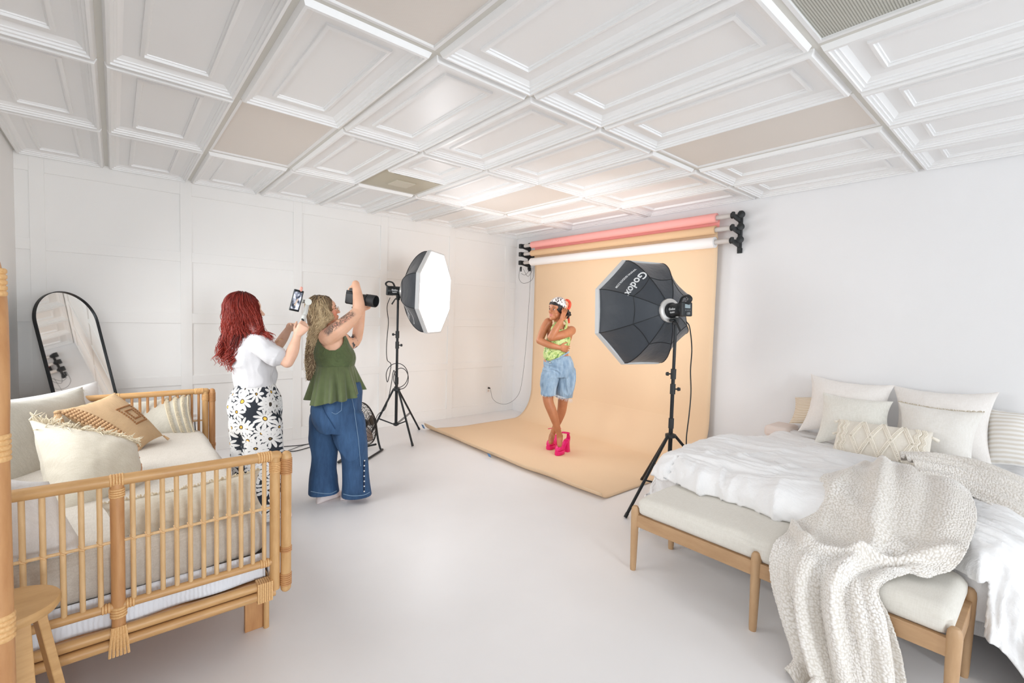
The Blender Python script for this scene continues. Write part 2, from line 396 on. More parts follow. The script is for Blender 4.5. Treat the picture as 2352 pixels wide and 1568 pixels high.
for k in range(1, 8):
    a = k/7*1.45; prof.append((-1.74-.095*math.sin(a), .006+.095*(1-math.cos(a))*.75))
prof = np.array(prof); sp = spline(prof, 120); NX = 60
G = np.zeros((len(sp), NX, 3))
for j in range(NX):
    u = j/(NX-1); x = .535+u*2.735
    G[:, j, 0] = x; G[:, j, 1] = sp[:, 0]; G[:, j, 2] = sp[:, 1]
w = sm(-G[..., 1], 1.3, 1.84)
G[..., 0] -= w*sm(1-(G[..., 0]-.535)/2.735, .8, 1)*.12                      # front left corner flares out
G[..., 1] += w*.02*np.sin(G[..., 0]*2.1)
lip = sm(-G[..., 1], 1.755, 1.83); cor = sm(1-(G[..., 0]-.45)/.35, 0, 1)
G[..., 2] += lip*cor*.02; G[..., 2] += lip*.010*vnoise(np.stack([G[..., 0]*2, G[..., 0]*0, G[..., 0]*0], -1), 1.5)
G[..., 2] += .0015*np.abs(vnoise(G*[1, 1, 0], 2.))*(G[..., 2] < .01)
G[..., 2] = np.maximum(G[..., 2], .004)
G[..., 1] += .006*vnoise(G, .8)*sm(G[..., 2], .2, .6)*sm(2.35-G[..., 2], 0, .3)
bd = MB().grid(G).build('backdrop_sweep', m_peach, root, solid=.0015, angle=180)
mb = MB(); mb.box((0, 0, 0), (.05, .003, .055), frame((.44, -1.846, .05), (0, -.9, -.45), (1, 0, 0))@Matrix.Rotation(math.pi/2, 4, 'X')); mb.build('tape', m_blue, root, smooth=False)
mb = MB(); c = atz(1126, 1045, .035); mb.box((0, 0, 0), (.045, .003, .04), frame(c+V(0, -.012, 0), (0, -.9, -.45), (1, 0, 0))@Matrix.Rotation(math.pi/2, 4, 'X')); mb.build('tape', m_blue, root, smooth=False)

def bracket(x, side, label):
    """side=+1: right hand bracket, arms hold cones pointing towards -x"""
    r = thing('roll_bracket', (x, -.012, 2.4), label, 'wall bracket')
    mb = MB(); mb.box((x, -.018, 2.385), (.034, .036, .40)); mb.box((x, -.008, 2.19), (.05, .014, .05)); mb.build('wall_bar', m_blkp, r, smooth=False, bevel=.004)
    for z in (2.52, 2.40, 2.275):
        mb = MB(); mb.extrude([(x-.011, -.03, z+.02), (x-.011, -.03, z-.055), (x-.011, -.185, z-.028), (x-.011, -.2, z-.018), (x-.011, -.2, z+.028), (x-.011, -.17, z+.028), (x-.011, -.165, z+.008)], (.022, 0, 0))
        mb.build('arm', m_blkp, r, smooth=False, bevel=.002)
        mb = MB(); s = -side
        M = frame((x, RY, z), (s, 0, 0))
        mb.lathe([(.008, .0), (.009, .015), (.029, .02), (.031, .026), (.029, .031), (.016, .034), (.015, .06)], M, 20); mb.build('cone', m_blkp, r)
        if side > 0:
            mb = MB(); mb.lathe([(.008, 0), (.008, .03), (.012, .034), (.034, .040), (.036, .046), (.034, .053), (.018, .055), (.01, .06)], frame((x+.008, -.05, z+.012), (.55, -.83, .05)), 20); mb.build('wheel', m_blkp, r)
        else:
            mb = MB(); mb.box((x-.035, RY-.0, z+.004), (.05, .062, .066)); mb.build('chain_gear_box', m_blkp, r, smooth=False, bevel=.008)
    if side < 0:
        mb = MB(); mb.box((x+.12, -.05, 2.36), (.075, .07, .10)); mb.build('motor_box', m_blk, r, smooth=False, bevel=.006)
        mb = MB(); mb.ball((x+.10, -.088, 2.385), .006); mb.build('indicator_light', mat('red_plastic', (190, 50, 50), .4), r)
        mb = MB(); mb.cyl((x-.03, RY, 2.22), (x-.03, RY, 2.15), .016, .012); mb.build('chain_weight', m_blkp, r)
        mb = MB()
        for c in ([(x-.05, RY, 2.22), (x-.045, RY-.02, 2.05), (x+.05, RY-.01, 1.97), (x+.17, -.10, 2.03), (x+.19, -.09, 2.22)], [(x+.02, RY, 2.19), (x+.06, -.1, 2.08), (x+.13, -.1, 2.12), (x+.16, -.09, 2.2)], [(x-.02, RY, 2.12), (x+.05, -.13, 2.1), (x+.15, -.11, 2.2)]):
            mb.tube(spline(c, 20).tolist(), .0025, 6)
        mb.build('control_wire', m_dark, r)
bracket(3.455, 1, 'black triple roll bracket at the right end of the paper rolls')
bracket(.325, -1, 'black triple roll bracket with motor box at the left end of the paper rolls')
pts = [(.44, -.08, 2.2), (.40, -.07, 1.6), (.37, -.07, 1.1), (.33, -.08, .62), (.27, -.10, .30), (.17, -.2, .15), (.10, -.33, .14), (.06, -.44, .22), (.056, -.487, .375)]
tag(MB().tube(spline(pts, 50).tolist(), .0021, 6).build('motor_cord', m_dark, org=(.3, -.2, .2)), 'thin dark cord hanging from the roll motor down to the wall outlet', 'cord')

# softboxes
def text_mesh(body, size, M, ext=.0008):
    cu = bpy.data.curves.new('t', 'FONT'); cu.body = body; cu.size = size; cu.extrude = ext; cu.offset = size*.018; cu.align_x = 'CENTER'; cu.align_y = 'CENTER'; cu.resolution_u = 3
    o = bpy.data.objects.new('t', cu); COL.objects.link(o)
    me = bpy.data.meshes.new_from_object(o.evaluated_get(bpy.context.evaluated_depsgraph_get()))
    mb = MB(); mb.add([M@v.co for v in me.vertices], [tuple(p.vertices) for p in me.polygons])
    bpy.data.objects.remove(o); bpy.data.curves.remove(cu); bpy.data.meshes.remove(me); return mb
m = bpy.data.materials.new('softbox_black_nylon'); m.use_nodes = True; t = NT(m); t.b.inputs['Base Color'].default_value = lin((50, 56, 64)); t.b.inputs['Roughness'].default_value = .5
t.b.inputs['Sheen Weight'].default_value = .25; t.bump(t.noise(t.coord(), 9, 4), .03, .25); m_nylon = m
m_rim = mat('softbox_rim_grey', (205, 207, 208), .6); m_whitew = mat('lettering_white', (225, 228, 230), .6)
def emis(name, col, strength):
    m = bpy.data.materials.new(name); m.use_nodes = True; b = m.node_tree.nodes['Principled BSDF']
    b.inputs['Base Color'].default_value = (.9, .9, .9, 1); b.inputs['Emission Color'].default_value = lin(col); b.inputs['Emission Strength'].default_value = strength; return m
m_diffL = emis('lit_softbox_diffuser', (248, 250, 255), 6.9); m_diffR = emis('lit_softbox_diffuser_right', (250, 250, 253), 5.6)
def octabox(ring, axis, side, phase, Rf, L, lab_panel, lab, emat, post_base, label_box, flip=1):
    """ring = centre of the mounting ring, axis = pointing direction, side = vector towards vertex angle 0"""
    ax = V(axis).normalized(); e1 = (V(side)-ax*V(side).dot(ax)).normalized(); e2 = ax.cross(e1)
    root = thing('octagonal_softbox', post_base, label_box, 'studio light')
    d = lambda k: e1*math.cos(phase+k*math.pi/4)+e2*math.sin(phase+k*math.pi/4)
    ring = V(ring)
    st = [(.085, 0), (.19, .045), (.30, .11), (.40, .195), (.46, .285), (Rf, L)]        # rib curve radius / distance
    curve = spline(st, 14); mb = MB(); rings = []
    for (r, z) in curve:
        row = []
        for k in range(8):
            a, b = d(k)*r, d(k+1)*r
            for q in range(6):
                u = q/6; p = a.lerp(b, u); sag = 1-.075*math.sin(math.pi*u)*math.sin(min(1, z/L)*math.pi)
                row.append(ring+ax*z+p*sag)
        rings.append(row)
    mb.loft(rings, caps=False); shell = mb.build('black_shell', m_nylon, root, angle=25, solid=.003)
    mb = MB()                                                            # seams along the ribs and across
    for k in range(8): mb.tube([ring+ax*(z-.002)+d(k)*(r*1.004) for r, z in curve], .0035, 6)
    rr, zz = curve[5]; loop = []
    for k in range(8):
        for q in range(6):
            p = (d(k)*rr).lerp(d(k+1)*rr, q/6); loop.append(ring+ax*(zz-.002)+p*(1.004-.075*math.sin(math.pi*q/6)*math.sin(min(1, zz/L)*math.pi)))
    mb.tube(loop, .003, 6, closed=True); mb.build('seam_rib', m_blk, root)
    mb = MB()
    mb.loft([[ring+ax*(L+dz)+d(k)*(Rf*s) for k in range(8)] for dz, s in ((-.022, .985), (-.022, 1.02), (.022, 1.035), (.024, 1.0), (.0, .985))], closed=True, caps=False)
    mb.build('rim', m_rim, root, smooth=False)
    mb = MB(); mb.loft([[ring+ax*(L+dz)+d(k)*(Rf*s) for k in range(8)] for dz, s in ((.012, .99), (.018, .9), (.022, .5), (.022, .05))], caps=True)
    mb.build('diffuser', emat, root)
    # speed ring
    mb = MB(); mb.lathe([(.055, -.02), (.085, -.02), (.095, -.012), (.095, .012), (.085, .018), (.055, .018)], frame(ring, ax), 32)
    mb.build('mounting_ring', mat('ring_white_metal', (215, 213, 210), .35, .3), root)
    # printed lettering
    if lab:
        for nm, size, tt, rad in lab:
            k, uu = lab_panel
            r0 = rad; i = int(np.argmin(abs(curve[:, 0]-r0))); i = min(max(i, 1), 12)
            p0 = ring+ax*curve[i][1]+(d(k).lerp(d(k+1), uu))*curve[i][0]*(1-.06*math.sin(math.pi*uu))
            p1 = ring+ax*curve[i-1][1]+(d(k).lerp(d(k+1), uu))*curve[i-1][0]; 
            radial = (p0-p1).normalized(); tang = (d(k+1)-d(k)).normalized()*flip
            nrm = tang.cross(radial*flip*-1).normalized()
            if nrm.dot(ax) > 0: nrm = -nrm
            X = tang; Y = nrm.cross(X).normalized()
            M = Matrix((X, Y, nrm)).transposed().to_4x4(); M.translation = p0+nrm*.012
            text_mesh(tt, size, M).build(nm, m_whitew, root, smooth=False)
    return root, ax
def lamp_head(root, ring, ax, up=V(0, 0, 1)):
    M = frame(V(ring)-ax*.02, -ax, up)          # x axis = up
    mb = MB(); mb.lathe([(.062, 0), (.062, .018), (.052, .026), (.052, .115), (.055, .12), (.055, .155), (.05, .16)], M, 28); mb.build('lamp_body', m_blk, root)
    mb = MB(); mb.box((0, 0, .17), (.108, .10, .028), M); mb.build('control_panel', m_blkp, root, smooth=False, bevel=.008)
    mb = MB(); mb.box((.022, 0, .186), (.03, .05, .003), M); mb.build('display', mat('display_grey', (150, 165, 170), .3), root, smooth=False)
    mb = MB()
    for k in range(4): mb.lathe([(.004, .184), (.004, .19)], M@Matrix.Translation((-.008, -.02+k*.0135, 0)), 10)
    mb.lathe([(.011, .184), (.011, .2), (.008, .204)], M@Matrix.Translation((-.033, 0, 0)), 16); mb.build('knob', mat('knob_grey', (120, 125, 128), .4), root)
    mb = MB(); pts = [M@V(.045, 0, .10), M@V(.088, 0, .125), M@V(.1, 0, .155), M@V(.1, 0, .19), M@V(.075, 0, .215), M@V(.04, 0, .186)]
    for s in (-.03, .03): pass
    mb.tube(spline([list(p) for p in pts], 24).tolist(), .009, 8, flat=1.8); mb.build('handle', m_blkp, root)
    Mt = M@Matrix.Translation((.0, -.057, .09)); 
    return M
def stand(root, base, ht, feet, hub_z, ppm_knob=1):
    bx, by = base; o = V(bx, by, 0)
    mb = MB(); mb.cyl(o+V(0, 0, hub_z-.42), o+V(0, 0, hub_z+.1), .0165); mb.build('lower_tube', m_blk, root)
    mb = MB(); mb.cyl(o+V(0, 0, hub_z+.1), o+V(0, 0, ht-.36), .0145); mb.build('middle_tube', m_blk, root)
    mb = MB(); mb.cyl(o+V(0, 0, ht-.38), o+V(0, 0, ht), .0125); mb.build('upper_tube', m_blk, root)
    for z, s in ((ht-.40, 1), (ht-.52, -1), (hub_z+.1, 0)):
        mb = MB(); mb.cyl(o+V(0, 0, z-.04), o+V(0, 0, z+.04), .021); mb.build('collar', m_blkp, root)
        if s:
            mb = MB(); q = RW*s*-1; mb.cyl(o+V(0, 0, z)+q*.015, o+V(0, 0, z)+q*.045, .006); mb.cyl(o+V(0, 0, z)+q*.04, o+V(0, 0, z)+q*.058, .016, .013); mb.build('clamp_knob', m_blkp, root)
    mb = MB(); mb.lathe([(.02, -.02), (.042, -.012), (.042, .012), (.02, .02)], Matrix.Translation(o+V(0, 0, hub_z)), 18); mb.build('leg_hub', m_blkp, root)
    lz = hub_z-.40
    mb = MB(); mb.lathe([(.018, -.014), (.03, -.012), (.03, .012), (.018, .014)], Matrix.Translation(o+V(0, 0, lz)), 18); mb.build('lower_hub', m_blkp, root)
    for f in feet:
        f = V(f[0], f[1], 0); dr = (f-o).normalized()
        a = o+V(0, 0, hub_z)+dr*.035; b = f+V(0, 0, .008)
        lg = MB().tube([a, b-(b-a).normalized()*.03], .0115, 12).build('leg', m_blk, root)
        MB().tube([b-(b-a).normalized()*.035, b], .0135, 12, round_ends=False).build('rubber_foot', m_dark, lg)
        m_ = a.lerp(b, .56); c = o+V(0, 0, lz)+dr*.028
        n = dr.cross(V(0, 0, 1))*.009
        mb = MB(); mb.tube([c+n, m_+n], .0055, 8, flat=.5); mb.tube([c-n, m_-n], .0055, 8, flat=.5); mb.build('brace', m_blk, root)
def tilt_bracket(root, top, ring, ax):
    mb = MB(); mb.box((top.x, top.y, top.z+.02), (.035, .035, .06)); mb.build('tilt_bracket', m_blkp, root, smooth=False, bevel=.005)
    side = ax.cross(V(0, 0, 1)).normalized()
    mb = MB(); mb.cyl(top+V(0, 0, .025)-side*.02, top+V(0, 0, .025)-side*.055, .013); mb.build('clamp_knob', m_blkp, root)
    mb = MB(); mb.tube([top+V(0, 0, .03)-side*.02, top+V(0, 0, .0)-ax*.05-side*.03, top-V(0, 0, .06)-ax*.09-side*.03], [.008, .007, .009], 8); mb.build('tilt_lever', m_blkp, root)
# right softbox (seen from behind)
axR = V(-.945, .323, -.05); ringR = at(1537, 713, 3.74); topR = at(1552, 743, 3.70)
bR = V(topR.x, topR.y, 0)
footR = atz(1436, 1190); 
dirR = (footR-bR).normalized(); rad = (footR-bR).length
rotd = lambda d, a: V(d.x*math.cos(a)-d.y*math.sin(a), d.x*math.sin(a)+d.y*math.cos(a), 0)
rootR, axR = octabox(ringR, axR, V(-.3, -.9, -.0), math.radians(22.5), .47, .36, (0, .5), None, m_diffR, bR, 'black octagonal softbox light on a tripod, seen from behind beside the bed')
stand(rootR, (bR.x, bR.y), topR.z, [bR+rotd(dirR, a)*rad for a in (0, 2.5, -2.09)], atz(1541, 997, 0).z if False else .55)
lamp_head(rootR, ringR, axR); tilt_bracket(rootR, topR, ringR, axR)
# left softbox (lit front in view)
axL = V(.80, .595, -.03); ringL = at(929, 669, 5.30); topL = at(914, 687, 5.30); bL = V(topL.x, topL.y, 0)
rootL, axL = octabox(ringL, axL, V(.3, -.9, 0), math.radians(22.5), .47, .36, (0, .5), None, m_diffL, bL, 'lit octagonal softbox glowing white on a black tripod by the panelled wall')
f1, f2 = atz(963, 987), atz(948, 1026); dL = (f2-bL).normalized(); rL = (f2-bL).length
stand(rootL, (bL.x, bL.y), topL.z, [f2, f1, bL+rotd(dL, -2.2)*rL], .60)
lamp_head(rootL, ringL, axL); tilt_bracket(rootL, topL, ringL, axL)
print('POST', bR, rad, bL, rL, (f1-bL).length, topR.z, topL.z)
# ------------------------------------------------------------------ furniture
def aty(px, py, y):
    r = CF + CR*((px-1176)/FPX) + CU*((784-py)/FPX); return CAM_P + r*((y-CAM_P.y)/r.y)
def atx(px, py, x):
    r = CF + CR*((px-1176)/FPX) + CU*((784-py)/FPX); return CAM_P + r*((x-CAM_P.x)/r.x)
def woodmat(name, c1, c2, rough, stretch):
    m = bpy.data.materials.new(name); m.use_nodes = True; t = NT(m); v = t.coord(stretch)
    f = t.noise(v, 6, 5, .6); t.link(t.ramp(f, [(.3, c1), (.7, c2)]), t.b.inputs['Base Color']); t.b.inputs['Roughness'].default_value = rough
    t.bump(f, .0006, .4); return m
m_rat = woodmat('rattan_pole', (190, 146, 94), (210, 168, 116), .42, (6, 6, 1.2))
m_raty = woodmat('rattan_pole_long', (186, 141, 90), (206, 163, 110), .42, (6, 1.2, 6))
m_spin = woodmat('rattan_spindle', (202, 163, 114), (220, 184, 137), .45, (8, 8, 1.5))
m_bind = woodmat('rattan_binding', (206, 158, 102), (226, 184, 130), .5, (30, 30, 30))
m_red = woodmat('rattan_redder', (178, 126, 80), (198, 148, 98), .42, (6, 6, 1.2))
m_oak = woodmat('bench_wood', (178, 141, 103), (193, 158, 120), .5, (5, 5, 1))
m_oakx = woodmat('bench_wood_rail', (172, 135, 98), (189, 153, 115), .5, (1, 5, 5))
m_stool = woodmat('stool_wood', (186, 144, 92), (206, 164, 112), .45, (3, 1, 8))

# --- daybed
AX = 3.45
root = thing('daybed', (2.45, -4.85, 0), 'rattan daybed with spindle arms and linen mattress along the left wall', 'daybed')
def binding(a, b, r, n, parent, name='wicker_binding', m=None):
    a, b = V(a), V(b); mb = MB(); z = (b-a).normalized()
    for k in range(n):
        p = a.lerp(b, (k+.5)/n); w = (b-a).length/n
        mb.lathe([(r, -w*.5), (r+.0025, -w*.3), (r+.003, 0), (r+.0025, w*.3), (r, w*.5)], frame(p, z), 18)
    return mb.build(name, m or m_bind, parent)
def arm(x, s, name='arm'):
    """end frame in the plane x; s=+1 for the near end"""
    P = []
    post = MB().tube([(x, -4.287, .25), (x, -4.287, .83)], .0205, 16).build('post', m_rat, root); P.append(post)
    binding((x, -4.287, .765), (x, -4.287, .81), .0205, 6, post)
    p2 = MB().tube([(x+.004*s, -4.243, .245), (x+.004*s, -4.243, .83)], .0215, 16, round_ends=True).build('post', m_rat if s > 0 else m_red, root)
    binding((x+.004*s, -4.243, .75), (x+.004*s, -4.243, .82), .0215, 9, p2, m=m_red); binding((x+.004*s, -4.243, .255), (x+.004*s, -4.243, .31), .0215, 6, p2, m=m_red); binding((x+.004*s, -4.243, .405), (x+.004*s, -4.243, .43), .0215, 3, p2, m=m_red)
    MB().tube([(x, -5.385, .04), (x, -5.385, .845)], .0205, 16, round_ends=True).build('post', m_rat, root)
    mid = MB().tube([(x, -4.806, .22), (x, -4.806, .83)], .0205, 16).build('post', m_red, root)
    binding((x, -4.806, .775), (x, -4.806, .808), .0205, 4, mid); binding((x, -4.806, .335), (x, -4.806, .375), .022, 4, mid)
    mb = MB()                                             # fan shaped wrap at the foot of the middle post
    for k in range(6):
        dy = (k-2.5)*.0085; mb.tube([(x+.018*s, -4.806+dy*.8, .305), (x+.026*s, -4.806+dy*1.1, .25), (x+.022*s, -4.806+dy*1.25, .20)], .0048, 6)
    mb.build('wicker_fan', m_bind, mid)
    top = MB().tube([(x, -4.28, .836), (x, -4.6, .836), (x, -5.38, .836)], .0205, 16, round_ends=True).build('top_rail', m_raty, root)
    binding((x, -4.30, .836), (x, -4.355, .836), .0205, 6, top); binding((x, -4.786, .836), (x, -4.826, .836), .0205, 5, top)
    MB().tube([(x, -4.287, .613), (x, -5.38, .613)], .0058, 8).build('thin_rail', m_spin, root)
    low = MB().tube([(x, -4.287, .375), (x, -5.38, .375)], .0155, 12).build('lower_rail', m_raty, root)
    binding((x, -4.31, .375), (x, -4.345, .375), .0155, 4, low); binding((x, -4.76, .375), (x, -4.785, .375), .0155, 3, low); binding((x, -4.828, .375), (x, -4.853, .375), .0155, 3, low)
    mb = MB(); mb.tube([(x, -4.287, .28), (x, -5.38, .28)], .0185, 14); mb.tube([(x+.004*s, -4.287, .24), (x+.004*s, -5.38, .24)], .0185, 14); b = mb.build('double_rail', m_raty, root)
    bb = MB()
    for k in range(7): bb.loft([[V(x+1.15*dx*s, -4.30-k*.0085-.0, zz) for dx, zz in ((-.021, .217), (.024, .217), (.024, .302), (-.021, .302))], [V(x+1.15*dx*s, -4.3075-k*.0085, zz) for dx, zz in ((-.021, .217), (.024, .217), (.024, .302), (-.021, .302))]])
    bb.build('wicker_binding', m_bind, b, smooth=False, bevel=.001)
    ky = [(-4.806+.0434*k) for k in range(1, 12)]+[(-4.806-.0475*k) for k in range(1, 12)]
    for y in ky:
        sp = MB().tube([(x, y, .375), (x, y, .836)], .0085, 10).build('spindle', m_spin if s > 0 else m_red, root)
        mb = MB(); mb.tube([(x-.009, y-.008, .622), (x+.010*s, y-.004, .615), (x+.0105*s, y+.004, .609), (x-.009, y+.008, .604)], .0030, 5)
        mb.build('cross_tie', m_bind, sp)
arm(AX, 1); arm(1.42, -1)
for x0 in (3.285, 1.60):
    MB().box((x0+.0, -4.335, .115), (.024, .075, .23)).build('leg', m_red, root, smooth=False, bevel=.002)
    MB().tube([(x0+.022, -4.288, 0), (x0+.022, -4.288, .24)], .0125, 12).build('leg', m_rat, root)
    MB().box((x0, -5.32, .115), (.024, .075, .23)).build('leg', m_red, root, smooth=False, bevel=.002)
mb = MB(); mb.tube([(1.42, -4.30, .27), (AX-.02, -4.30, .27)], .018, 12); mb.tube([(1.42, -4.302, .235), (AX-.02, -4.302, .235)], .018, 12); mb.build('front_rail', m_rat, root)
MB().tube([(1.42, -5.385, .836), (AX, -5.385, .836)], .0205, 14).build('back_rail', m_rat, root)
MB().box((2.435, -4.84, .275), (2.0, 1.02, .02)).build('slat_base', m_red, root, smooth=False)
def linen(name, c1, c2, rough=.85, scale=140, bdist=.0012, wave=True):
    m = bpy.data.materials.new(name); m.use_nodes = True; t = NT(m)
    a = t.noise(t.coord((1, 8, 8)), 34, 3); b = t.noise(t.coord((8, 1, 1)), 34, 3); s = t.math('ADD', a, b)
    t.link(t.ramp(t.math('MULTIPLY', s, .5), [(.38, c1), (.62, c2)]), t.b.inputs['Base Color']); t.b.inputs['Roughness'].default_value = rough
    t.b.inputs['Sheen Weight'].default_value = .15
    v = t.coord(); n = t.noise(v, scale*2.2, 2, .6); t.bump(n, bdist, .5); return m
m_linen = linen('mattress_linen', (190, 182, 171), (203, 196, 186))
m_lin_grey = linen('cushion_grey_linen', (184, 179, 166), (197, 192, 180))
m_cream = linen('cushion_cream_cotton', (203, 195, 178), (212, 205, 190))
m_whitec = linen('cushion_white_cotton', (216, 214, 212), (224, 222, 221)); m_fringe = mat('cream_fringe', (212, 200, 176), .9)
def softbox_mesh(x0, x1, y0, y1, z0, z1, r, n=90, puff=.02, wr=.006, seed=0):
    """rounded, slightly crowned slab"""
    cx, cy, cz = (x0+x1)/2, (y0+y1)/2, (z0+z1)/2; hx, hy, hz = (x1-x0)/2, (y1-y0)/2, (z1-z0)/2; mb = MB()
    def face(o, ua, va, nu, nv):
        u = np.linspace(-1, 1, nu)[:, None, None]; v = np.linspace(-1, 1, nv)[None, :, None]
        P = np.array(o)+np.array(ua)*u+np.array(va)*v; Q = P*np.array([hx, hy, hz])
        inner = np.clip(Q, [-hx+r, -hy+r, -hz+r], [hx-r, hy-r, hz-r]); d = Q-inner; L = np.linalg.norm(d, axis=-1, keepdims=True); L[L < 1e-9] = 1
        Q = inner+d/L*r
        top = np.clip(P[..., 2:3], 0, 1); Q[..., 2:3] += top*puff*(1-P[..., 0:1]**2)*(1-P[..., 1:2]**2)**.5
        Q += np.array([cx, cy, cz]); nrm = d/L
        w = fbm(Q+seed, 5, 3)[..., None]*wr; Q += nrm*w
        mb.grid(Q)
    nx, ny, nz = n, max(12, int(n*hy/hx)), 16
    face((0, 0, 1), (1, 0, 0), (0, 1, 0), nx, ny); face((0, 0, -1), (1, 0, 0), (0, -1, 0), nx, ny)
    face((1, 0, 0), (0, 1, 0), (0, 0, 1), ny, nz); face((-1, 0, 0), (0, -1, 0), (0, 0, 1), ny, nz)
    face((0, -1, 0), (1, 0, 0), (0, 0, 1), nx, nz); face((0, 1, 0), (-1, 0, 0), (0, 0, 1), nx, nz)
    return mb
softbox_mesh(1.46, 3.405, -5.37, -4.30, .375, .565, .07, 110, .02, .006).build('mattress', m_linen, root, angle=180)
m_seer = bpy.data.materials.new('white_seersucker_sheet'); m_seer.use_nodes = True; t = NT(m_seer); t.b.inputs['Base Color'].default_value = lin((232, 236, 243)); t.b.inputs['Roughness'].default_value = .8
wv = t.new('ShaderNodeTexWave', bands_direction='Y'); wv.inputs['Scale'].default_value = 22; wv.inputs['Distortion'].default_value = 3; t.link(t.coord(), wv.inputs['Vector']); t.bump(wv.outputs[0], .004, .5)
mb = MB(); X = np.linspace(1.50, 3.425, 100); YY = np.linspace(-5.36, -4.315, 60)
G = np.zeros((60, 12, 3))                                   # sheet edge hanging at the near end
for i, y in enumerate(YY):
    b = .305+.028*math.sin((y+4.3)*2.2)+.018*math.sin((y+4.3)*9)+.02*float(vnoise(np.array([[y*4, 0, 0]]))[0])
    for j in range(12):
        v = j/11; G[i, j] = (3.398+.018*v+.01*math.sin(y*22)*v, y, .40+(b-.40)*v)
mb.grid(G); 
G2 = np.zeros((100, 10, 3))
for i, x in enumerate(X):
    b = .30+.012*math.sin(x*9)+.01*math.sin(x*23)
    for j in range(10): v = j/9; G2[i, j] = (x-.02, -4.313+.008*v+.006*math.sin(x*30)*v, .41+(b-.41)*v)
mb.grid(G2[::-1]); mb.build('white_sheet', m_seer, root, solid=.002, angle=180)

# --- cushions
def bil(c, u, v):
    TL, TR, BR, BL = [np.array(k, float) for k in c]; u = u[..., None]; v = v[..., None]
    return TL*(1-u)*v+TR*u*v+BR*u*(1-v)+BL*(1-u)*(1-v)
def pillow(c, t, n=56, pinch=.10, wr=.006, corner=.0, seed=0, back=1.0, sag=0.):
    """c = four corners TL, TR, BR, BL in space; returns MB, (front points grid), normal"""
    c = [V(k) for k in c]; nrm = ((c[1]-c[0]).cross(c[3]-c[0])+(c[3]-c[2]).cross(c[1]-c[2])).normalized()
    if nrm.dot(CAM_P-sum(c, V(0, 0, 0))/4) < 0: nrm = -nrm
    N = np.array(nrm); g = np.linspace(0, 1, n); U, W = np.meshgrid(g, g, indexing='ij'); a, b = U*2-1, W*2-1
    shr = lambda p, q: p*(1-pinch*(np.abs(p)**2)*(1-q*q))
    U2, W2 = (shr(a, b)+1)/2, (shr(b, a)+1)/2; B = bil(c, U2, W2)
    e = np.clip((1-np.abs(a)**2.2)*(1-np.abs(b)**2.2), 0, 1); th = t*.55*e**.62
    mb = MB()
    for s, k in ((1, 1.), (-1, back)):
        P = B+N*(s*th*k)[..., None]
        w = fbm(B*1.0+seed, 7, 3)*wr*e**.3
        edge = np.exp(-((1-np.maximum(np.abs(a), np.abs(b)))/.12)**2)
        w += edge*.006*np.sin((U+W)*38+seed+4*vnoise(B*6+seed))*e**.2*(wr/.006)
        P = P+N*(s*w)[..., None]; P[..., 2] -= sag*np.maximum(0, (1-np.abs(a)))*(W > .9)*0
        if s > 0: front = P; mb.grid(P if True else P)
        else: mb.grid(P[::-1])
    return mb, front, nrm, (U, W)
def cushion(name, c, t, m, label, cat='cushion', group=None, **k):
    mb, fr, nrm, uv = pillow(c, t, **k)
    rt = thing(name, sum((V(q) for q in c), V(0, 0, 0))/4, label, cat, group)
    o = mb.build('cover', m, rt, angle=180, fixn=True); return rt, o, fr, nrm
def fringe(pts, dirs, ln, r, n, m, parent, name='fringe', curl=.4, seed=1):
    rnd = random.Random(seed); mb = MB(); P = spline([list(p) for p in pts], n)
    for i in range(n):
        p = V(P[i]); d = (V(dirs)+V(rnd.uniform(-curl, curl), rnd.uniform(-curl, curl), rnd.uniform(-curl, curl))).normalized(); L = ln*rnd.uniform(.6, 1.2)
        q = p+d*L*.5+V(rnd.uniform(-.3, .3), rnd.uniform(-.3, .3), rnd.uniform(-.3, .3))*L*.3; e = p+d*L+V(0, 0, -.25*L)
        mb.tube([p, q, e], [r, r*.8, r*.4], 5)
    return mb.build(name, m, parent)
def tassel(p, d, ln, r, m, parent):
    p = V(p); d = V(d).normalized(); M = frame(p, d); mb = MB()
    mb.lathe([(r*.3, 0), (r*.75, ln*.06), (r*.8, ln*.18), (r*.55, ln*.25), (r*.9, ln*.4), (r*1.15, ln*.8), (r*1.1, ln), (r*.3, ln*1.02)], M, 14)
    for k in range(9):
        a = k*.7; mb.tube([M@V(r*.6*math.cos(a), r*.6*math.sin(a), ln*.25), M@V(r*1.1*math.cos(a), r*1.1*math.sin(a), ln*1.05)], r*.14, 5)
    return mb.build('tassel', m, parent)
# white back bolster and grey euro pillow against the left wall
cushion('back_cushion', [at(-60, 925, 2.45), at(226, 874, 3.35), at(250, 1020, 3.35), at(-60, 1170, 2.3)], .2, m_whitec, 'long white back cushion against the left wall on the daybed', seed=2, back=.8)
rt, o, fr, nn = cushion('euro_cushion', [at(-20, 925, 2.36), at(190, 888, 3.15), at(222, 1050, 3.1), at(-10, 1215, 2.24)], .17, m_lin_grey, 'large grey linen cushion in front of the white back cushion', seed=5, back=.6)
fringe([at(188, 893, 3.14), at(205, 975, 3.12)], V(.3, .5, 0), .03, .0015, 40, m_cream, rt, seed=3)
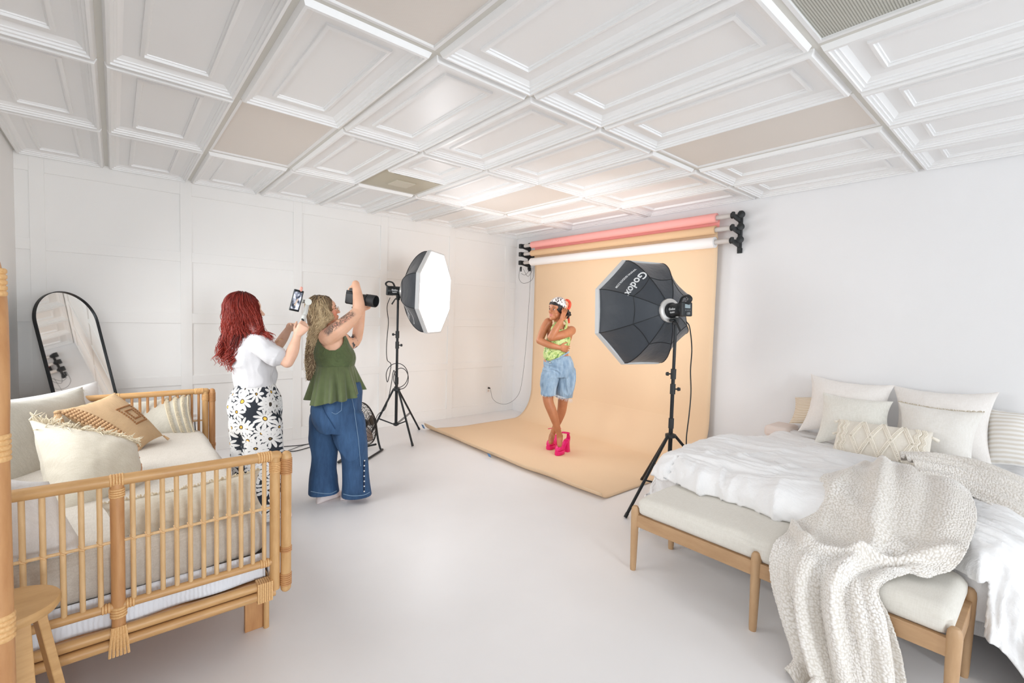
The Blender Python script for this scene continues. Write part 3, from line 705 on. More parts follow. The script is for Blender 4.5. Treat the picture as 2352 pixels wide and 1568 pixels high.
# tan woven cushion with stitched diamonds
m = bpy.data.materials.new('tan_woven_cotton'); m.use_nodes = True; t = NT(m); uvn = t.coord(attr='uvw')
wv = t.new('ShaderNodeTexWave', bands_direction='Y'); wv.inputs['Scale'].default_value = 26; wv.inputs['Distortion'].default_value = 1.2; wv.inputs['Detail Scale'].default_value = 6; t.link(uvn, wv.inputs['Vector'])
t.link(t.ramp(wv.outputs[0], [(.2, (200, 165, 125)), (.8, (214, 182, 144))]), t.b.inputs['Base Color']); t.b.inputs['Roughness'].default_value = .9; t.bump(wv.outputs[0], .003, .7); m_tanw = m
c4 = [at(124, 943, 2.60), at(264, 901, 3.0), at(375, 1000, 3.10), at(316, 1045, 2.84)]
mb, fr, nn, (U, W) = pillow(c4, .15, n=60, seed=9)
rt = thing('woven_cushion', sum(c4, V(0, 0, 0))/4, 'tan woven cushion with stitched double diamond and corner tassels', 'cushion')
uvw = np.stack([U, W, 0*U], -1).reshape(-1, 3); uvb = np.stack([U, W, 0*U], -1)[::-1].reshape(-1, 3)
mb.build('cover', m_tanw, rt, angle=180, attrs={'uvw': np.vstack([uvw, uvb])}, fixn=True)
def onf(u, v, off=.003):
    n = fr.shape[0]-1; x, y = u*n, v*n; i, j = int(min(x, n-1)), int(min(y, n-1)); a, b = x-i, y-j
    return V(fr[i, j]*(1-a)*(1-b)+fr[i+1, j]*a*(1-b)+fr[i, j+1]*(1-a)*b+fr[i+1, j+1]*a*b)+nn*off
m_stitch = mat('brown_stitch', (142, 98, 60), .9); mb = MB()
for sz in (.155, .08):
    for k in range(4):
        cs = [(-sz, -sz), (sz, -sz), (sz, sz), (-sz, sz)]; (a, b), (c_, d_) = cs[k], cs[(k+1) % 4]; ns = int(9 if sz > .1 else 5)
        for i in range(ns):
            u, v = .60+a+(c_-a)*i/ns, .50+b+(d_-b)*i/ns; mb.ball(onf(u, v, .002), .0062, seg=6, rings=4)
mb.build('diamond_stitching', m_stitch, rt)
mb = MB(); 
for i in range(22):
    for j in range(5): mb.ball(onf(.012+j*.028, .05+i*.042, .002), .0085, seg=7, rings=5)
mb.build('knotted_border', mat('tan_knots', (206, 168, 128), .9), rt)
mb = MB()
for j in range(6): mb.tube([onf(max(.002, -.002+j*.028), .04+i*.042, .004) for i in range(22)], .0018, 5)
mb.build('border_cord', m_stitch, rt)
tassel(c4[0]+V(0, .01, .0), (0.1, .15, -1), .07, .018, m_tanw, rt); tassel(c4[2], (.1, .5, -.5), .04, .007, m_tanw, rt)
# grey lumbar cushion with fringed stripes at the far arm
c4 = [at(292, 925, 3.42), at(438, 903, 3.50), at(452, 1000, 3.40), at(330, 1010, 3.26)]
rt, o, fr, nn = cushion('lumbar_cushion', c4, .13, m_lin_grey, 'grey lumbar cushion with fringed cream stripes at the far arm of the daybed', seed=12)
for si, u in enumerate((.60, .74, .86, .97)):
    mb = MB(); rnd = random.Random(si)
    for i in range(46):
        v = .03+.94*i/45; p = onf(u, v, .004); q = onf(min(1, u+.055+rnd.uniform(0, .02)), v-.01, .012); mb.tube([p, p.lerp(q, .5)+nn*.008, q], [.0028, .0026, .0015], 5)
    mb.tube([onf(u, k/20, .005) for k in range(21)], .004, 6); mb.build('fringe_stripe', m_fringe, rt)
# large cream cushion with fringe
c4 = [at(66, 962, 2.16), at(316, 1016, 2.50), at(336, 1140, 2.36), at(118, 1225, 1.96)]
rt, o, fr, nn = cushion('fringed_cushion', c4, .24, m_cream, 'large cream cushion with shaggy fringe along its top, leaning on the daybed', seed=21, wr=.010)
fringe([onf(u, 1-.01, .0) for u in (.0, .2, .4, .6, .8, 1.)], V(-.25, .1, .55), .055, .0035, 150, m_fringe, rt, seed=5, curl=.6)
fringe([onf(u, .9, .0) for u in (.0, .2, .4, .6, .8, .95)], V(.1, .3, -.1), .05, .003, 70, m_fringe, rt, seed=6, curl=.5)
mb = MB()
for (a, b), (c_, d_) in (((.97, .98), (.985, .05)), ((.86, .30), (.985, .55))):
    for i in range(14): u, v = a+(c_-a)*i/14, b+(d_-b)*i/14; mb.tube([onf(u, v, .003), onf(u, v-.03, .003)], .0025, 5)
mb.build('tan_stitching', mat('tan_thread', (216, 172, 140), .9), rt)
# white pillow in the near corner and long cream cushion behind the spindles
cushion('corner_pillow', [at(-70, 1075, 1.52), at(112, 1105, 1.69), at(222, 1285, 1.76), at(-50, 1318, 1.56)], .17, m_whitec, 'white pillow in the near corner of the daybed behind the spindles', 'pillow', seed=33, pinch=.1, back=.6)
c4 = [at(228, 1158, 1.79), at(598, 1078, 2.12), at(610, 1172, 2.14), at(240, 1258, 1.81)]
rt, o, fr, nn = cushion('long_cushion', c4, .14, m_cream, 'long cream cushion lying along the near spindle arm', seed=41, back=.8)
fringe([onf(u, .995, 0) for u in (0, .25, .5, .75, 1)], V(-.1, 0, .8), .018, .003, 110, m_fringe, rt, seed=9, curl=.5)

# --- small stool and the rattan hoop at the left edge
zt = .60; c = atz(16, 1392, zt)
root = thing('side_stool', (c.x, c.y, 0), 'small round light wood stool in front of the daybed', 'stool')
MB().lathe([(.08, zt-.035), (.105, zt-.028), (.112, zt-.016), (.112, zt-.005), (.108, zt), (.02, zt)], Matrix.Translation((c.x, c.y, 0)), 40).build('seat', m_stool, root)
for k in range(4):
    a = .35+k*math.pi/2; d = V(math.cos(a), math.sin(a), 0); o_ = V(c.x, c.y, 0); M = frame(o_+d*.15, (o_+d*.06+V(0, 0, zt-.03))-(o_+d*.15), d)
    L = ((o_+d*.06+V(0, 0, zt-.03))-(o_+d*.15)).length
    MB().box((0, 0, L/2), (.022, .06, L), M).build('leg', m_stool, root, smooth=False, bevel=.003)
q = [at(-170, 560, 1.25), at(-110, 520, 1.19), at(-45, 570, 1.12), at(-18, 660, 1.06), at(-11, 780, 1.03), at(-9, 900, 1.02), at(-9, 1060, 1.02)]
b = q[-1]; foot = V(b.x+.0, b.y, 0.0)
root = thing('rattan_hoop_chair', (b.x, b.y, 0), 'tall honey coloured rattan pole with wrapped joints at the left edge', 'rattan chair')
P = spline([list(k) for k in q]+[[b.x, b.y, .75], [b.x, b.y, .4], [b.x, b.y, .0]], 60)
MB().tube(P.tolist(), .0215, 18).build('hoop', m_red, root)
for z in (q[3].z+.01, b.z+.03, atx(0, 1440, b.x).z):
    binding((b.x, b.y, z-.03), (b.x, b.y, z+.03), .0215, 5, root)
zl = q[0]; left = V(q[0].x-.1, q[0].y-.05, 0)
for zz in (b.z, .62):
    MB().tube([(b.x, b.y, zz), (b.x+.03, b.y-.10, zz-.14), (b.x+.06, b.y-.19, zz-.30)], .014, 12).build('brace', m_rat, root)
MB().tube([(b.x+.02, b.y-.28, 0), (b.x+.02, b.y-.28, 1.2)], .02, 14).build('back_pole', m_red, root)

# --- leaning arched mirror in the far left corner
psi, th, wM, hM = .819, .248, .52, 1.61; B = V(.515, -4.865, 0)
nM = V(math.cos(psi)*math.cos(th), math.sin(psi)*math.cos(th), math.sin(th)); rM = V(-math.sin(psi), math.cos(psi), 0); uM = V(-math.cos(psi)*math.sin(th), -math.sin(psi)*math.sin(th), math.cos(th))
root = thing('arched_mirror', B, 'tall arched mirror with thin black frame leaning in the left corner', 'mirror')
def arch(s, off):
    R = wM/2*1.0-s; hc = hM-wM/2; L = [B+rM*(-R)+uM*(s+.0)+nM*off]+[B+rM*(R)+uM*(s)+nM*off]
    L += [B+rM*(R*math.cos(a))+uM*(hc+R*math.sin(a))+nM*off for a in [math.pi*k/40 for k in range(41)]]
    return L
mb = MB(); mb.loft([arch(0, 0), arch(0, .028), arch(.006, .028), arch(.006, .015)], caps=False); mb.f.append(tuple(range(len(arch(0, 0))))); mb.build('frame', m_blk, root, smooth=False, fixn=True)
mm = bpy.data.materials.new('mirror_glass'); mm.use_nodes = True; b_ = mm.node_tree.nodes['Principled BSDF']; b_.inputs['Metallic'].default_value = 1; b_.inputs['Roughness'].default_value = .02; b_.inputs['Base Color'].default_value = (.88, .89, .88, 1)
mb = MB(); a = arch(.006, .016); mb.add(a, [tuple(range(len(a)))]); mb.build('mirror_glass', mm, root, smooth=False, fixn=True)

# --- bench
root = thing('upholstered_bench', (4.735, -2.3, 0), 'long pale upholstered bench with six tapered wooden legs at the foot of the bed', 'bench')
m_up = linen('bench_upholstery', (216, 211, 201), (223, 219, 210), bdist=.0006)
X0, X1, Y0, Y1 = 4.05, 5.415, -2.50, -2.09
for x in (X0, (X0+X1)/2-.005, X1):
    for y in (Y0, Y1):
        MB().lathe([(.0155, 0), (.0175, .02), (.0225, .28), (.0235, .345), (.021, .368), (.013, .381), (.003, .384)], Matrix.Translation((x, y, 0)), 22).build('leg', m_oak, root)
for y in (Y0+.004, Y1-.004): MB().box((4.7325, y, .30), (X1-X0-.02, .026, .07)).build('long_rail', m_oakx, root, smooth=False, bevel=.003)
for x in (X0+.002, X1-.002): MB().box((x, -2.295, .30), (.026, .38, .07)).build('end_rail', m_oakx, root, smooth=False, bevel=.003)
mb = softbox_mesh(X0+.005, X1-.005, Y0-.012, Y1+.012, .333, .438, .042, 150, .014, .001)
A = np.array(mb.v)
for x in (X0, (X0+X1)/2-.005, X1):
    for y in (Y0, Y1):
        c_ = np.array([x, y]); d = A[:, :2]-c_; L = np.linalg.norm(d, axis=1)+1e-6; push = np.clip(.030-L, 0, 1)*sm(.408-A[:, 2], 0, .03)
        inw = np.array([(4.7325-x)*(.3 if abs(x-4.73) > .2 else 0), np.sign(-2.295-y)*.25]); inw /= np.linalg.norm(inw); A[:, :2] += inw*(push*.9)[:, None]
        A[:, 2] -= .010*np.exp(-(L/.05)**2)*sm(A[:, 2], .395, .425)
mb.v = A.tolist(); mb.build('seat', m_up, root, angle=180)
# ------------------------------------------------------------------ bed
BX0, BX1, BY0, BY1 = 3.99, 5.52, -2.11, 0.0
root = thing('bed', (4.75, -1.02, 0), 'low double bed with ruched white duvet spilling to the floor against the right wall', 'bed')
softbox_mesh(4.02, 5.50, -1.98, -.03, .12, .50, .06, 40, .0, .002).build('mattress', m_whitec, root, angle=180)
m_duv = bpy.data.materials.new('white_duvet_cotton'); m_duv.use_nodes = True; t = NT(m_duv); t.b.inputs['Base Color'].default_value = lin((238, 237, 237)); t.b.inputs['Roughness'].default_value = .8
t.b.inputs['Sheen Weight'].default_value = .2; t.bump(t.noise(t.coord((1.2, 2.6, 1)), 20, 5, .6), .012, .6)
ZT = .615
def duvet_pt(a, b):
    """flattened sheet coordinates -> space; edges roll over a soft radius"""
    x0, x1, y0, y1 = BX0+.10, BX1-.08, BY0+.14, 0.02
    cx, cy = np.clip(a, x0, x1), np.clip(b, y0, y1); ex, ey = a-cx, b-cy; L = np.hypot(ex, ey); Ls = np.where(L < 1e-9, 1, L); nx, ny = ex/Ls, ey/Ls
    r = np.where(nx < -.3, .21, .17); q = r*math.pi/2; ang = np.clip(L/r, 0, math.pi/2); rest = np.maximum(0, L-q)
    flare = np.where(nx > 0, .30, .34)*np.abs(nx)+np.where(ny < 0, .02, 0)*np.abs(ny)
    out = r*np.sin(ang)+rest*flare; dn = r*(1-np.cos(ang))+rest*np.sqrt(1-flare**2*.9)
    crown = .018*np.exp(-((cx-4.72)/.55)**2)*np.exp(-((cy+1.1)/.8)**2)-.115*sm(cy, -1.45, -.55)
    return np.stack([cx+nx*out, cy+ny*out, ZT+crown-dn], -1), L, nx, ny
na, nb = 330, 330
A = np.linspace(BX0-.45, BX1+.72, na); B_ = np.linspace(BY0-.33, .02, nb); AA, BB = np.meshgrid(A, B_, indexing='ij')
P, L, nx, ny = duvet_pt(AA, BB); e = 1e-3
Pa = duvet_pt(AA+e, BB)[0]-P; Pb = duvet_pt(AA, BB+e)[0]-P; N = np.cross(Pa, Pb); N /= np.linalg.norm(N, axis=-1, keepdims=True)+1e-12
Z0 = np.zeros_like(AA); wtop = 1-sm(L, .02, .22)
c3 = lambda x, y, z=0: np.stack([x, y, Z0+z], -1)
warp = fbm(c3(AA*2, BB*2), 1., 2)*.35
rid = lambda p: 1-2*np.abs(vnoise(p))
top = .017*rid(c3(AA*2.6+warp, BB*13+warp*6))+.011*rid(c3(AA*5+3, BB*26+warp*7, 4))+.010*fbm(c3(AA*3, BB*3), 1, 2)
side = .030*rid(c3(AA*7+BB*1.2+warp*2, BB*2.0, 9))+.022*rid(c3(AA*15+warp*5, BB*4, 13))
sidex = .030*rid(c3(BB*4.5+warp*3+AA*1.0, AA*1.6, 17))+.014*rid(c3(BB*12+warp*5, AA*3, 19))
fy = np.abs(ny)/(np.abs(nx)+np.abs(ny)+1e-6); d = top*wtop+(1-wtop)*(side*fy+sidex*(1-fy)+.020*fbm(c3(AA*7, BB*6, 3), 1, 4))
d += .034*sm(L, .02, .2)*(1-sm(L, .25, .5))*fbm(c3(AA*4, BB*4, 30), 1, 2)
for kx, ky_, l, s_ in ((4.35, -1.75, .12, .02), (4.6, -1.85, .1, .018), (4.2, -1.9, .1, .018), (4.45, -1.55, .1, .012), (4.85, -1.85, .1, .015)):
    d += s_*np.exp(-((AA-kx)/.03-(BB-ky_)*9)**2)*np.exp(-((BB-ky_)/l)**2)
P = P+N*d[..., None]; P[..., 2] = np.maximum(P[..., 2], .012+.004*np.abs(fbm(c3(AA*9, BB*9), 1, 2)))
P[..., 1] = np.minimum(P[..., 1], -.012)
zr = .452+.004*np.sin(AA*60+BB*9)
inb = (P[..., 1] < -2.058)&(P[..., 0] > 3.85)&(P[..., 0] < 5.47)
P[..., 1] = np.where(inb, np.maximum(P[..., 1], -2.235+.02*np.sin(AA*9)), P[..., 1])
low = inb&(P[..., 2] < zr+.0)
P[..., 1] = np.where(low, -2.060+.010*np.sin(AA*45+BB*3), P[..., 1])
MB().grid(P).build('duvet', m_duv, root, angle=180, solid=.004)
MB().box((3.99, -.17, .50), (.2, .30, .1)).build('mattress_edge', mat('cream_pink_fabric', (236, 222, 214), .8), root, bevel=.03)
# crumpled cover edge hanging over the bench
# --- bed cushions
m_boucle = linen('cushion_ivory', (236, 231, 226), (243, 239, 235)); m_wov = linen('cushion_offwhite_weave', (226, 224, 215), (238, 236, 229), scale=60, bdist=.003)
m_lin_w = linen('cushion_pale_linen', (230, 226, 219), (238, 235, 230))
def stripes(name, c1, c2, freq, ang=0):
    m = bpy.data.materials.new(name); m.use_nodes = True; t = NT(m); wv = t.new('ShaderNodeTexWave', bands_direction='Y'); wv.inputs['Scale'].default_value = freq; wv.inputs['Distortion'].default_value = .6
    t.link(t.coord(attr='uvw'), wv.inputs['Vector']); t.link(t.ramp(wv.outputs[0], [(.45, c1), (.6, c2)]), t.b.inputs['Base Color']); t.b.inputs['Roughness'].default_value = .9; return m
def scushion(name, c, t, m, label, **k):
    mb, fr, nrm, (U, W) = pillow(c, t, **k); rt = thing(name, sum((V(q) for q in c), V(0, 0, 0))/4, label, 'cushion')
    uvw = np.stack([U, W, 0*U], -1).reshape(-1, 3); uvb = np.stack([U, W, 0*U], -1)[::-1].reshape(-1, 3)
    mb.build('cover', m, rt, angle=180, attrs={'uvw': np.vstack([uvw, uvb])}, fixn=True); return rt, fr, nrm
scushion('striped_cushion', [aty(1826, 912, -.09), aty(1960, 902, -.08), aty(1960, 985, -.20), aty(1812, 972, -.2)], .11, stripes('brown_stripe', (238, 228, 214), (205, 182, 150), 5.5), 'brown and cream striped cushion peeking out at the left end of the bed head', seed=51)
scushion('striped_cushion', [aty(2262, 935, -.09), aty(2400, 948, -.10), aty(2405, 1085, -.30), aty(2262, 1066, -.28)], .15, stripes('grey_stripe', (243, 241, 238), (226, 220, 210), 4.2), 'pale grey striped cushion behind the right end of the bed cushions', seed=52)
rt, o, fr, nn = cushion('square_cushion', [aty(1862, 858, -.12), aty(2056, 884, -.13), aty(2050, 1000, -.30), aty(1832, 990, -.30)], .17, m_boucle, 'large ivory cushion at the back left of the bed, corner pointing up', seed=53, pinch=.16)
rt, o, fr, nn = cushion('square_cushion', [aty(2050, 884, -.12), aty(2296, 900, -.12), aty(2282, 1080, -.33), aty(2046, 1020, -.33)], .17, m_boucle, 'large ivory cushion at the back right of the bed behind the linen one', seed=54, pinch=.15)
rt, o, fr, nn = cushion('square_cushion', [aty(1890, 900, -.33), aty(2052, 922, -.36), aty(2046, 1000, -.46), aty(1868, 1020, -.50)], .15, m_wov, 'off-white coarse woven cushion in front of the back left ivory one', seed=55, pinch=.12)
rt, o, fr, nn = cushion('linen_cushion', [aty(2064, 922, -.36), aty(2262, 946, -.36), aty(2232, 1080, -.52), aty(2060, 1020, -.50)], .15, m_lin_w, 'pale linen cushion with a frayed dark-edged top seam on the right of the bed', seed=56, pinch=.11)
fringe([onf(u, .995, 0) for u in (0, .25, .5, .75, 1)], V(0, 0, 1), .014, .0018, 120, mat('frayed_beige', (196, 184, 160), .9), rt, seed=11, curl=.7)
c4 = [aty(1926, 962, -.62), aty(2144, 992, -.60), aty(2134, 1078, -.74), aty(1910, 1040, -.76)]
rt, o, fr, nn = cushion('lumbar_cushion', c4, .13, linen('cushion_macrame_ground', (228, 221, 208), (236, 230, 219)), 'cream macrame lumbar cushion with raised diamonds and side tassels in front on the bed', seed=57, pinch=.02, wr=.002)
m_mac = mat('macrame_cotton', (240, 233, 220), .9)
def braid(pts, name='raised_braid'):
    mb = MB()
    for off in (-.009, .009):
        mb.tube([p+nn*.001+(pts[-1]-pts[0]).cross(nn).normalized()*off for p in pts], .0055, 6)
    n = len(pts)
    for k, p in enumerate(pts): 
        if k % 1 == 0: mb.ball(p+nn*.003, .0058, seg=6, rings=4)
    return mb
mb = MB()
for k in range(3):
    u0 = .20+k*.21; cs = [(u0, .5), (u0+.105, .97), (u0+.21, .5), (u0+.105, .05)]
    for i in range(4):
        (a, b), (c_, d_) = cs[i], cs[(i+1) % 4]; q = braid([onf(a+(c_-a)*s/13, b+(d_-b)*s/13, .004) for s in range(14)]); mb.add(q.v, q.f)
mb.build('raised_diamonds', m_mac, rt)
for u in (.06, .115, .87, .93):
    braid([onf(u+.012*math.sin(s*.9), .03+.94*s/26, .004) for s in range(27)]).build('braided_edge', m_mac, rt)
for v in (.85, .25): 
    tassel(onf(.995, v, 0), RW*.9+V(0, 0, -.5), .05, .011, m_mac, rt)
for v in (.95, .6): tassel(onf(.005, v, 0), -RW*.9+V(0, 0, -.3), .03, .008, m_mac, rt)

# --- chunky throw
m = bpy.data.materials.new('chunky_bobble_knit'); m.use_nodes = True; t = NT(m)
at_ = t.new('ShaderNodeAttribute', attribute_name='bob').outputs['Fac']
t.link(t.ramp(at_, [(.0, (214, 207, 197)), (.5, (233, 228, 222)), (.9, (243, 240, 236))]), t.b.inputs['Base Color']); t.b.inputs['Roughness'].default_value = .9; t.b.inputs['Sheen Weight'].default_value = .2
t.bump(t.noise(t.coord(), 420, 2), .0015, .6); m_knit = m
def bobbles(u, v, sp):
    """u,v metres on the cloth -> 0..1 bump height"""
    p, q = u/sp, v/sp; i, j = np.floor(p).astype(int), np.floor(q).astype(int); best = np.full(p.shape, 9.); sz = np.zeros(p.shape)
    for a in (-1, 0, 1):
        for b in (-1, 0, 1):
            ii, jj = (i+a) % 61, (j+b) % 61; jx = _LAT[ii, jj, 3]*.7+.15; jy = _LAT[ii, jj, 5]*.7+.15
            d = ((i+a+jx-p)*.92)**2+((j+b+jy-q)*1.05)**2; m_ = d < best; best = np.where(m_, d, best); sz = np.where(m_, .36+.16*_LAT[ii, jj, 8], sz)
    return np.sqrt(np.clip(1-best/(sz**2), 0, 1))
def knit_patch(rows, nu, nv, folds, sp=.0098, amp=.0050, hem=True, seed=0):
    R = np.array([spline(r, 40) for r in rows]); Q = np.zeros((nu, 40, 3))
    for j in range(40): Q[:, j] = spline(R[:, j], nu)
    G = np.zeros((nu, nv, 3)); t_ = np.linspace(0, 39, nv); i0 = np.minimum(t_.astype(int), 38); f = (t_-i0)[None, :, None]
    G = Q[:, i0]*(1-f)+Q[:, i0+1]*f
    def nrm(G):
        a = np.gradient(G, axis=0); b = np.gradient(G, axis=1); n = np.cross(a, b); n /= np.linalg.norm(n, axis=-1, keepdims=True)+1e-9; return n
    N = nrm(G); s = np.sign((N*(np.array(CAM_P)-G)).sum(-1).mean()); N *= s
    uu, vv = np.meshgrid(np.linspace(0, 1, nu), np.linspace(0, 1, nv), indexing='ij')
    fd = folds(uu, vv); G = G+N*fd[..., None]; N = nrm(G)*s
    lu = np.zeros((nu, nv)); lv = np.zeros((nu, nv)); lu[1:] = np.cumsum(np.linalg.norm(np.diff(G, axis=0), axis=-1), 0).mean(1, keepdims=True); lv[:, 1:] = np.cumsum(np.linalg.norm(np.diff(G, axis=1), axis=-1), 1).mean(0, keepdims=True)
    b = bobbles(lu+seed, lv+seed*1.7, sp)*(.7+.3*vnoise(np.stack([lu*7, lv*7, lu*0], -1))); G = G+N*(b*amp)[..., None]
    G[..., 2] = np.maximum(G[..., 2], .008)
    return G, b
mb = MB(); bob = []
rows = [[(4.86, -1.50, .655), (4.98, -1.56, .70), (5.10, -1.52, .71), (5.24, -1.46, .69), (5.30, -1.42, .67)],
 [(4.86, -1.68, .665), (4.98, -1.72, .705), (5.12, -1.72, .72), (5.28, -1.72, .71), (5.37, -1.70, .67)],
 [(4.83, -1.88, .65), (4.96, -1.92, .69), (5.14, -1.95, .69), (5.30, -1.95, .69), (5.41, -1.95, .65)],
 [(4.80, -2.06, .56), (4.95, -2.12, .60), (5.14, -2.16, .60), (5.30, -2.16, .62), (5.41, -2.14, .60)],
 [(4.80, -2.20, .470), (4.95, -2.27, .50), (5.13, -2.31, .50), (5.26, -2.32, .50), (5.37, -2.28, .50)],
 [(4.81, -2.38, .462), (4.94, -2.42, .48), (5.08, -2.43, .48), (5.18, -2.42, .48), (5.26, -2.36, .465)],
 [(4.815, -2.52, .445), (4.92, -2.56, .455), (5.05, -2.57, .455), (5.14, -2.56, .45), (5.20, -2.53, .44)],
 [(4.83, -2.56, .33), (4.93, -2.62, .34), (5.06, -2.63, .34), (5.17, -2.61, .34), (5.25, -2.55, .34)],
 [(4.88, -2.575, .19), (4.97, -2.64, .19), (5.09, -2.65, .19), (5.20, -2.62, .19), (5.29, -2.55, .20)],
 [(4.94, -2.60, .06), (5.03, -2.67, .05), (5.13, -2.68, .05), (5.22, -2.64, .05), (5.31, -2.56, .05)],
 [(4.93, -2.68, .014), (5.03, -2.75, .014), (5.13, -2.76, .014), (5.22, -2.72, .014), (5.31, -2.64, .014)]]
def foldsA(u, v):
    low = sm(u, .52, .68); w = vnoise(np.stack([u*3, v*2, 0*u], -1))*.25
    r = .038*low*(1-2*np.abs(((v*4.2+w+.2*u) % 1)-.5)*1.6)+.018*low*np.sin(v*34+u*4)
    up = 1-low
    r += up*(.040*np.exp(-((v-.42-.5*(u-.25))/.06)**2)+.034*np.exp(-((u-.44-.10*np.sin(v*5))/.022)**2)+.020*np.exp(-((v-.12-.2*u)/.05)**2)+.022*np.exp(-((u-.22-.25*v)/.03)**2)-.022*np.exp(-((v-.62-.2*u)/.08)**2))
    r += .012*fbm(np.stack([u*4, v*3, 0*u], -1), 1, 2)
    r += .02*np.exp(-((u-.36)/.02)**2)*sm(v, .55, .7)
    return r
G, b = knit_patch(rows, 640, 230, foldsA); mb.grid(G); bob += b.ravel().tolist()
rows = [[(5.00, -1.12, .655), (5.22, -.94, .655), (5.45, -.95, .62), (5.66, -1.0, .53), (5.76, -1.0, .40)],
 [(5.03, -1.28, .70), (5.24, -1.12, .70), (5.47, -1.15, .66), (5.69, -1.2, .54), (5.79, -1.2, .38)],
 [(5.08, -1.42, .71), (5.27, -1.33, .705), (5.48, -1.38, .66), (5.71, -1.42, .54), (5.80, -1.42, .36)],
 [(5.14, -1.55, .70), (5.30, -1.52, .69), (5.49, -1.56, .65), (5.71, -1.62, .52), (5.80, -1.62, .34)],
 [(5.18, -1.64, .67), (5.33, -1.63, .66), (5.48, -1.68, .62), (5.68, -1.74, .50), (5.78, -1.76, .33)]]
def foldsB(u, v):
    return 1.5*(.024*np.exp(-((u-.14-.05*np.sin(v*6))/.06)**2)+.020*np.exp(-((u-.38-.06*np.sin(v*5+1))/.05)**2)+.018*np.exp(-((u-.63+.05*v)/.05)**2)+.016*np.exp(-((u-.86+.04*np.sin(v*7))/.05)**2))+.01*fbm(np.stack([u*3, v*5, 0*u], -1), 1, 2)-.03*np.exp(-((u-.27)/.03)**2)*np.exp(-((v-.25)/.12)**2)
G, b = knit_patch(rows, 220, 280, foldsB, seed=3); mb.grid(G); bob += b.ravel().tolist()
# rolled edge loops
bobA = np.array(bob)
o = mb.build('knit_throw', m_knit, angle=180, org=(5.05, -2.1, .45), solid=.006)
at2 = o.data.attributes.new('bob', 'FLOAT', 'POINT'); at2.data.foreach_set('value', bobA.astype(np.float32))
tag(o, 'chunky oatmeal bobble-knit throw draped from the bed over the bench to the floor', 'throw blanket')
# ------------------------------------------------------------------ fan, cords, printed lettering
c = at(844, 972, 4.75); base = V(c.x, c.y, 0)
root = thing('floor_fan', base, 'black wire floor fan on a tube stand behind the person in jeans', 'fan')
axf = (RW*.93-FW*.16+V(0, 0, .30)).normalized(); c = V(c.x-.02, c.y-.02, c.z); Mf = frame(c, axf); R = .215
m_grille = mat('fan_grille', (46, 44, 42), .4, .5)
for nm, s, dep in (('front_grille', 1, .075), ('rear_grille', -1, .085)):
    mb = MB()
    for r in (.215, .187, .157, .125, .092, .06): z = s*dep*(1-(r/R)**2.2)+s*.004; mb.tube([Mf@V(r*math.cos(a), r*math.sin(a), z) for a in [2*math.pi*k/36 for k in range(36)]], .0022 if r < .21 else .005, 6, closed=True)
    for k in range(40):
        a = 2*math.pi*k/40; mb.tube([Mf@V(r*math.cos(a+.25*r/R), r*math.sin(a+.25*r/R), s*dep*(1-(r/R)**2.2)+s*.004) for r in (.03, .09, .15, .19, .215)], .0014, 4)
    mb.lathe([(.04, s*dep), (.042, s*(dep+.008)), (.005, s*(dep+.012))], Mf, 18); mb.build(nm, m_grille, root)
for k in range(4):
    a = k*math.pi/2; pts = []
    G = np.zeros((7, 9, 3))
    for i in range(7):
        for j in range(9):
            r = .04+.150*j/8; w = (.45+.35*math.sin(math.pi*j/8))*(i/6-.5); q = Mf@V(r*math.cos(a+w), r*math.sin(a+w), .03*(i/6-.5)*1.2); G[i, j] = q
    MB().grid(G).build('blade', mat('blade_grey', (150, 140, 136), .35, .6), root, solid=.002)
MB().lathe([(.05, -.12), (.055, -.02), (.035, .02), (.0, .03)], Mf, 18).build('motor', m_blk, root)
def loop_on(px):
    pass
o_ = V(c.x, c.y, 0); sd = axf.cross(V(0, 0, 1)).normalized(); fw = V(axf.x, axf.y, 0).normalized()
pts = [c+sd*.23, o_+sd*.26+fw*.02+V(0, 0, .12), o_+sd*.26+fw*.05+V(0, 0, .015), o_+sd*.22+fw*.08+V(0, 0, .012), o_-sd*.22+fw*.08+V(0, 0, .012), o_-sd*.26+fw*.05+V(0, 0, .015), o_-sd*.26+fw*.02+V(0, 0, .12), c-sd*.23]
MB().tube(spline([list(p) for p in pts], 60).tolist(), .011, 10).build('tube_stand', m_blk, root)
pts = [o_+sd*.26+fw*.0+V(0, 0, .06), o_+sd*.25-fw*.14+V(0, 0, .013), o_-sd*.25-fw*.14+V(0, 0, .013), o_-sd*.26+fw*.0+V(0, 0, .06)]
MB().tube(spline([list(p) for p in pts], 40).tolist(), .011, 10).build('rear_foot_tube', m_blk, root)

def cord(name, pts, r, label, m=None, n=80, cat='cord'):
    P = spline([list(V(p)) for p in pts], n)
    return tag(MB().tube(P.tolist(), r, 7).build(name, m or m_dark, org=pts[-1] if hasattr(pts[-1], 'x') else pts[-1]), label, cat)
d = 5.25
coil = [at(912+25*math.cos(a), 862+28*math.sin(a), 5.26+.03*math.sin(a*.5)) for a in [2.6+.55*k for k in range(11)]]+[at(921+17*math.cos(a), 851+24*math.sin(a)+18, 5.2) for a in [2.4+.6*k for k in range(11)]]
pts = [at(896, 683, 5.33), at(889, 705, 5.33), at(892, 740, 5.32), at(888, 790, 5.32), at(889, 825, 5.3), at(898, 838, 5.28)]+coil+[at(905, 850, 5.22), at(899, 880, 5.26), at(893, 910, 5.3), at(884, 940, 5.3)]
gl = atz(862, 965, .006); pts += [at(868, 952, 5.35), atz(850, 985, .006), atz(800, 1012, .006), atz(725, 1017, .006), atz(690, 1022, .006), atz(640, 1026, .006)]
cord('lamp_cord', pts, .0042, 'black lamp cord looping round the left light stand and along the floor', n=260)
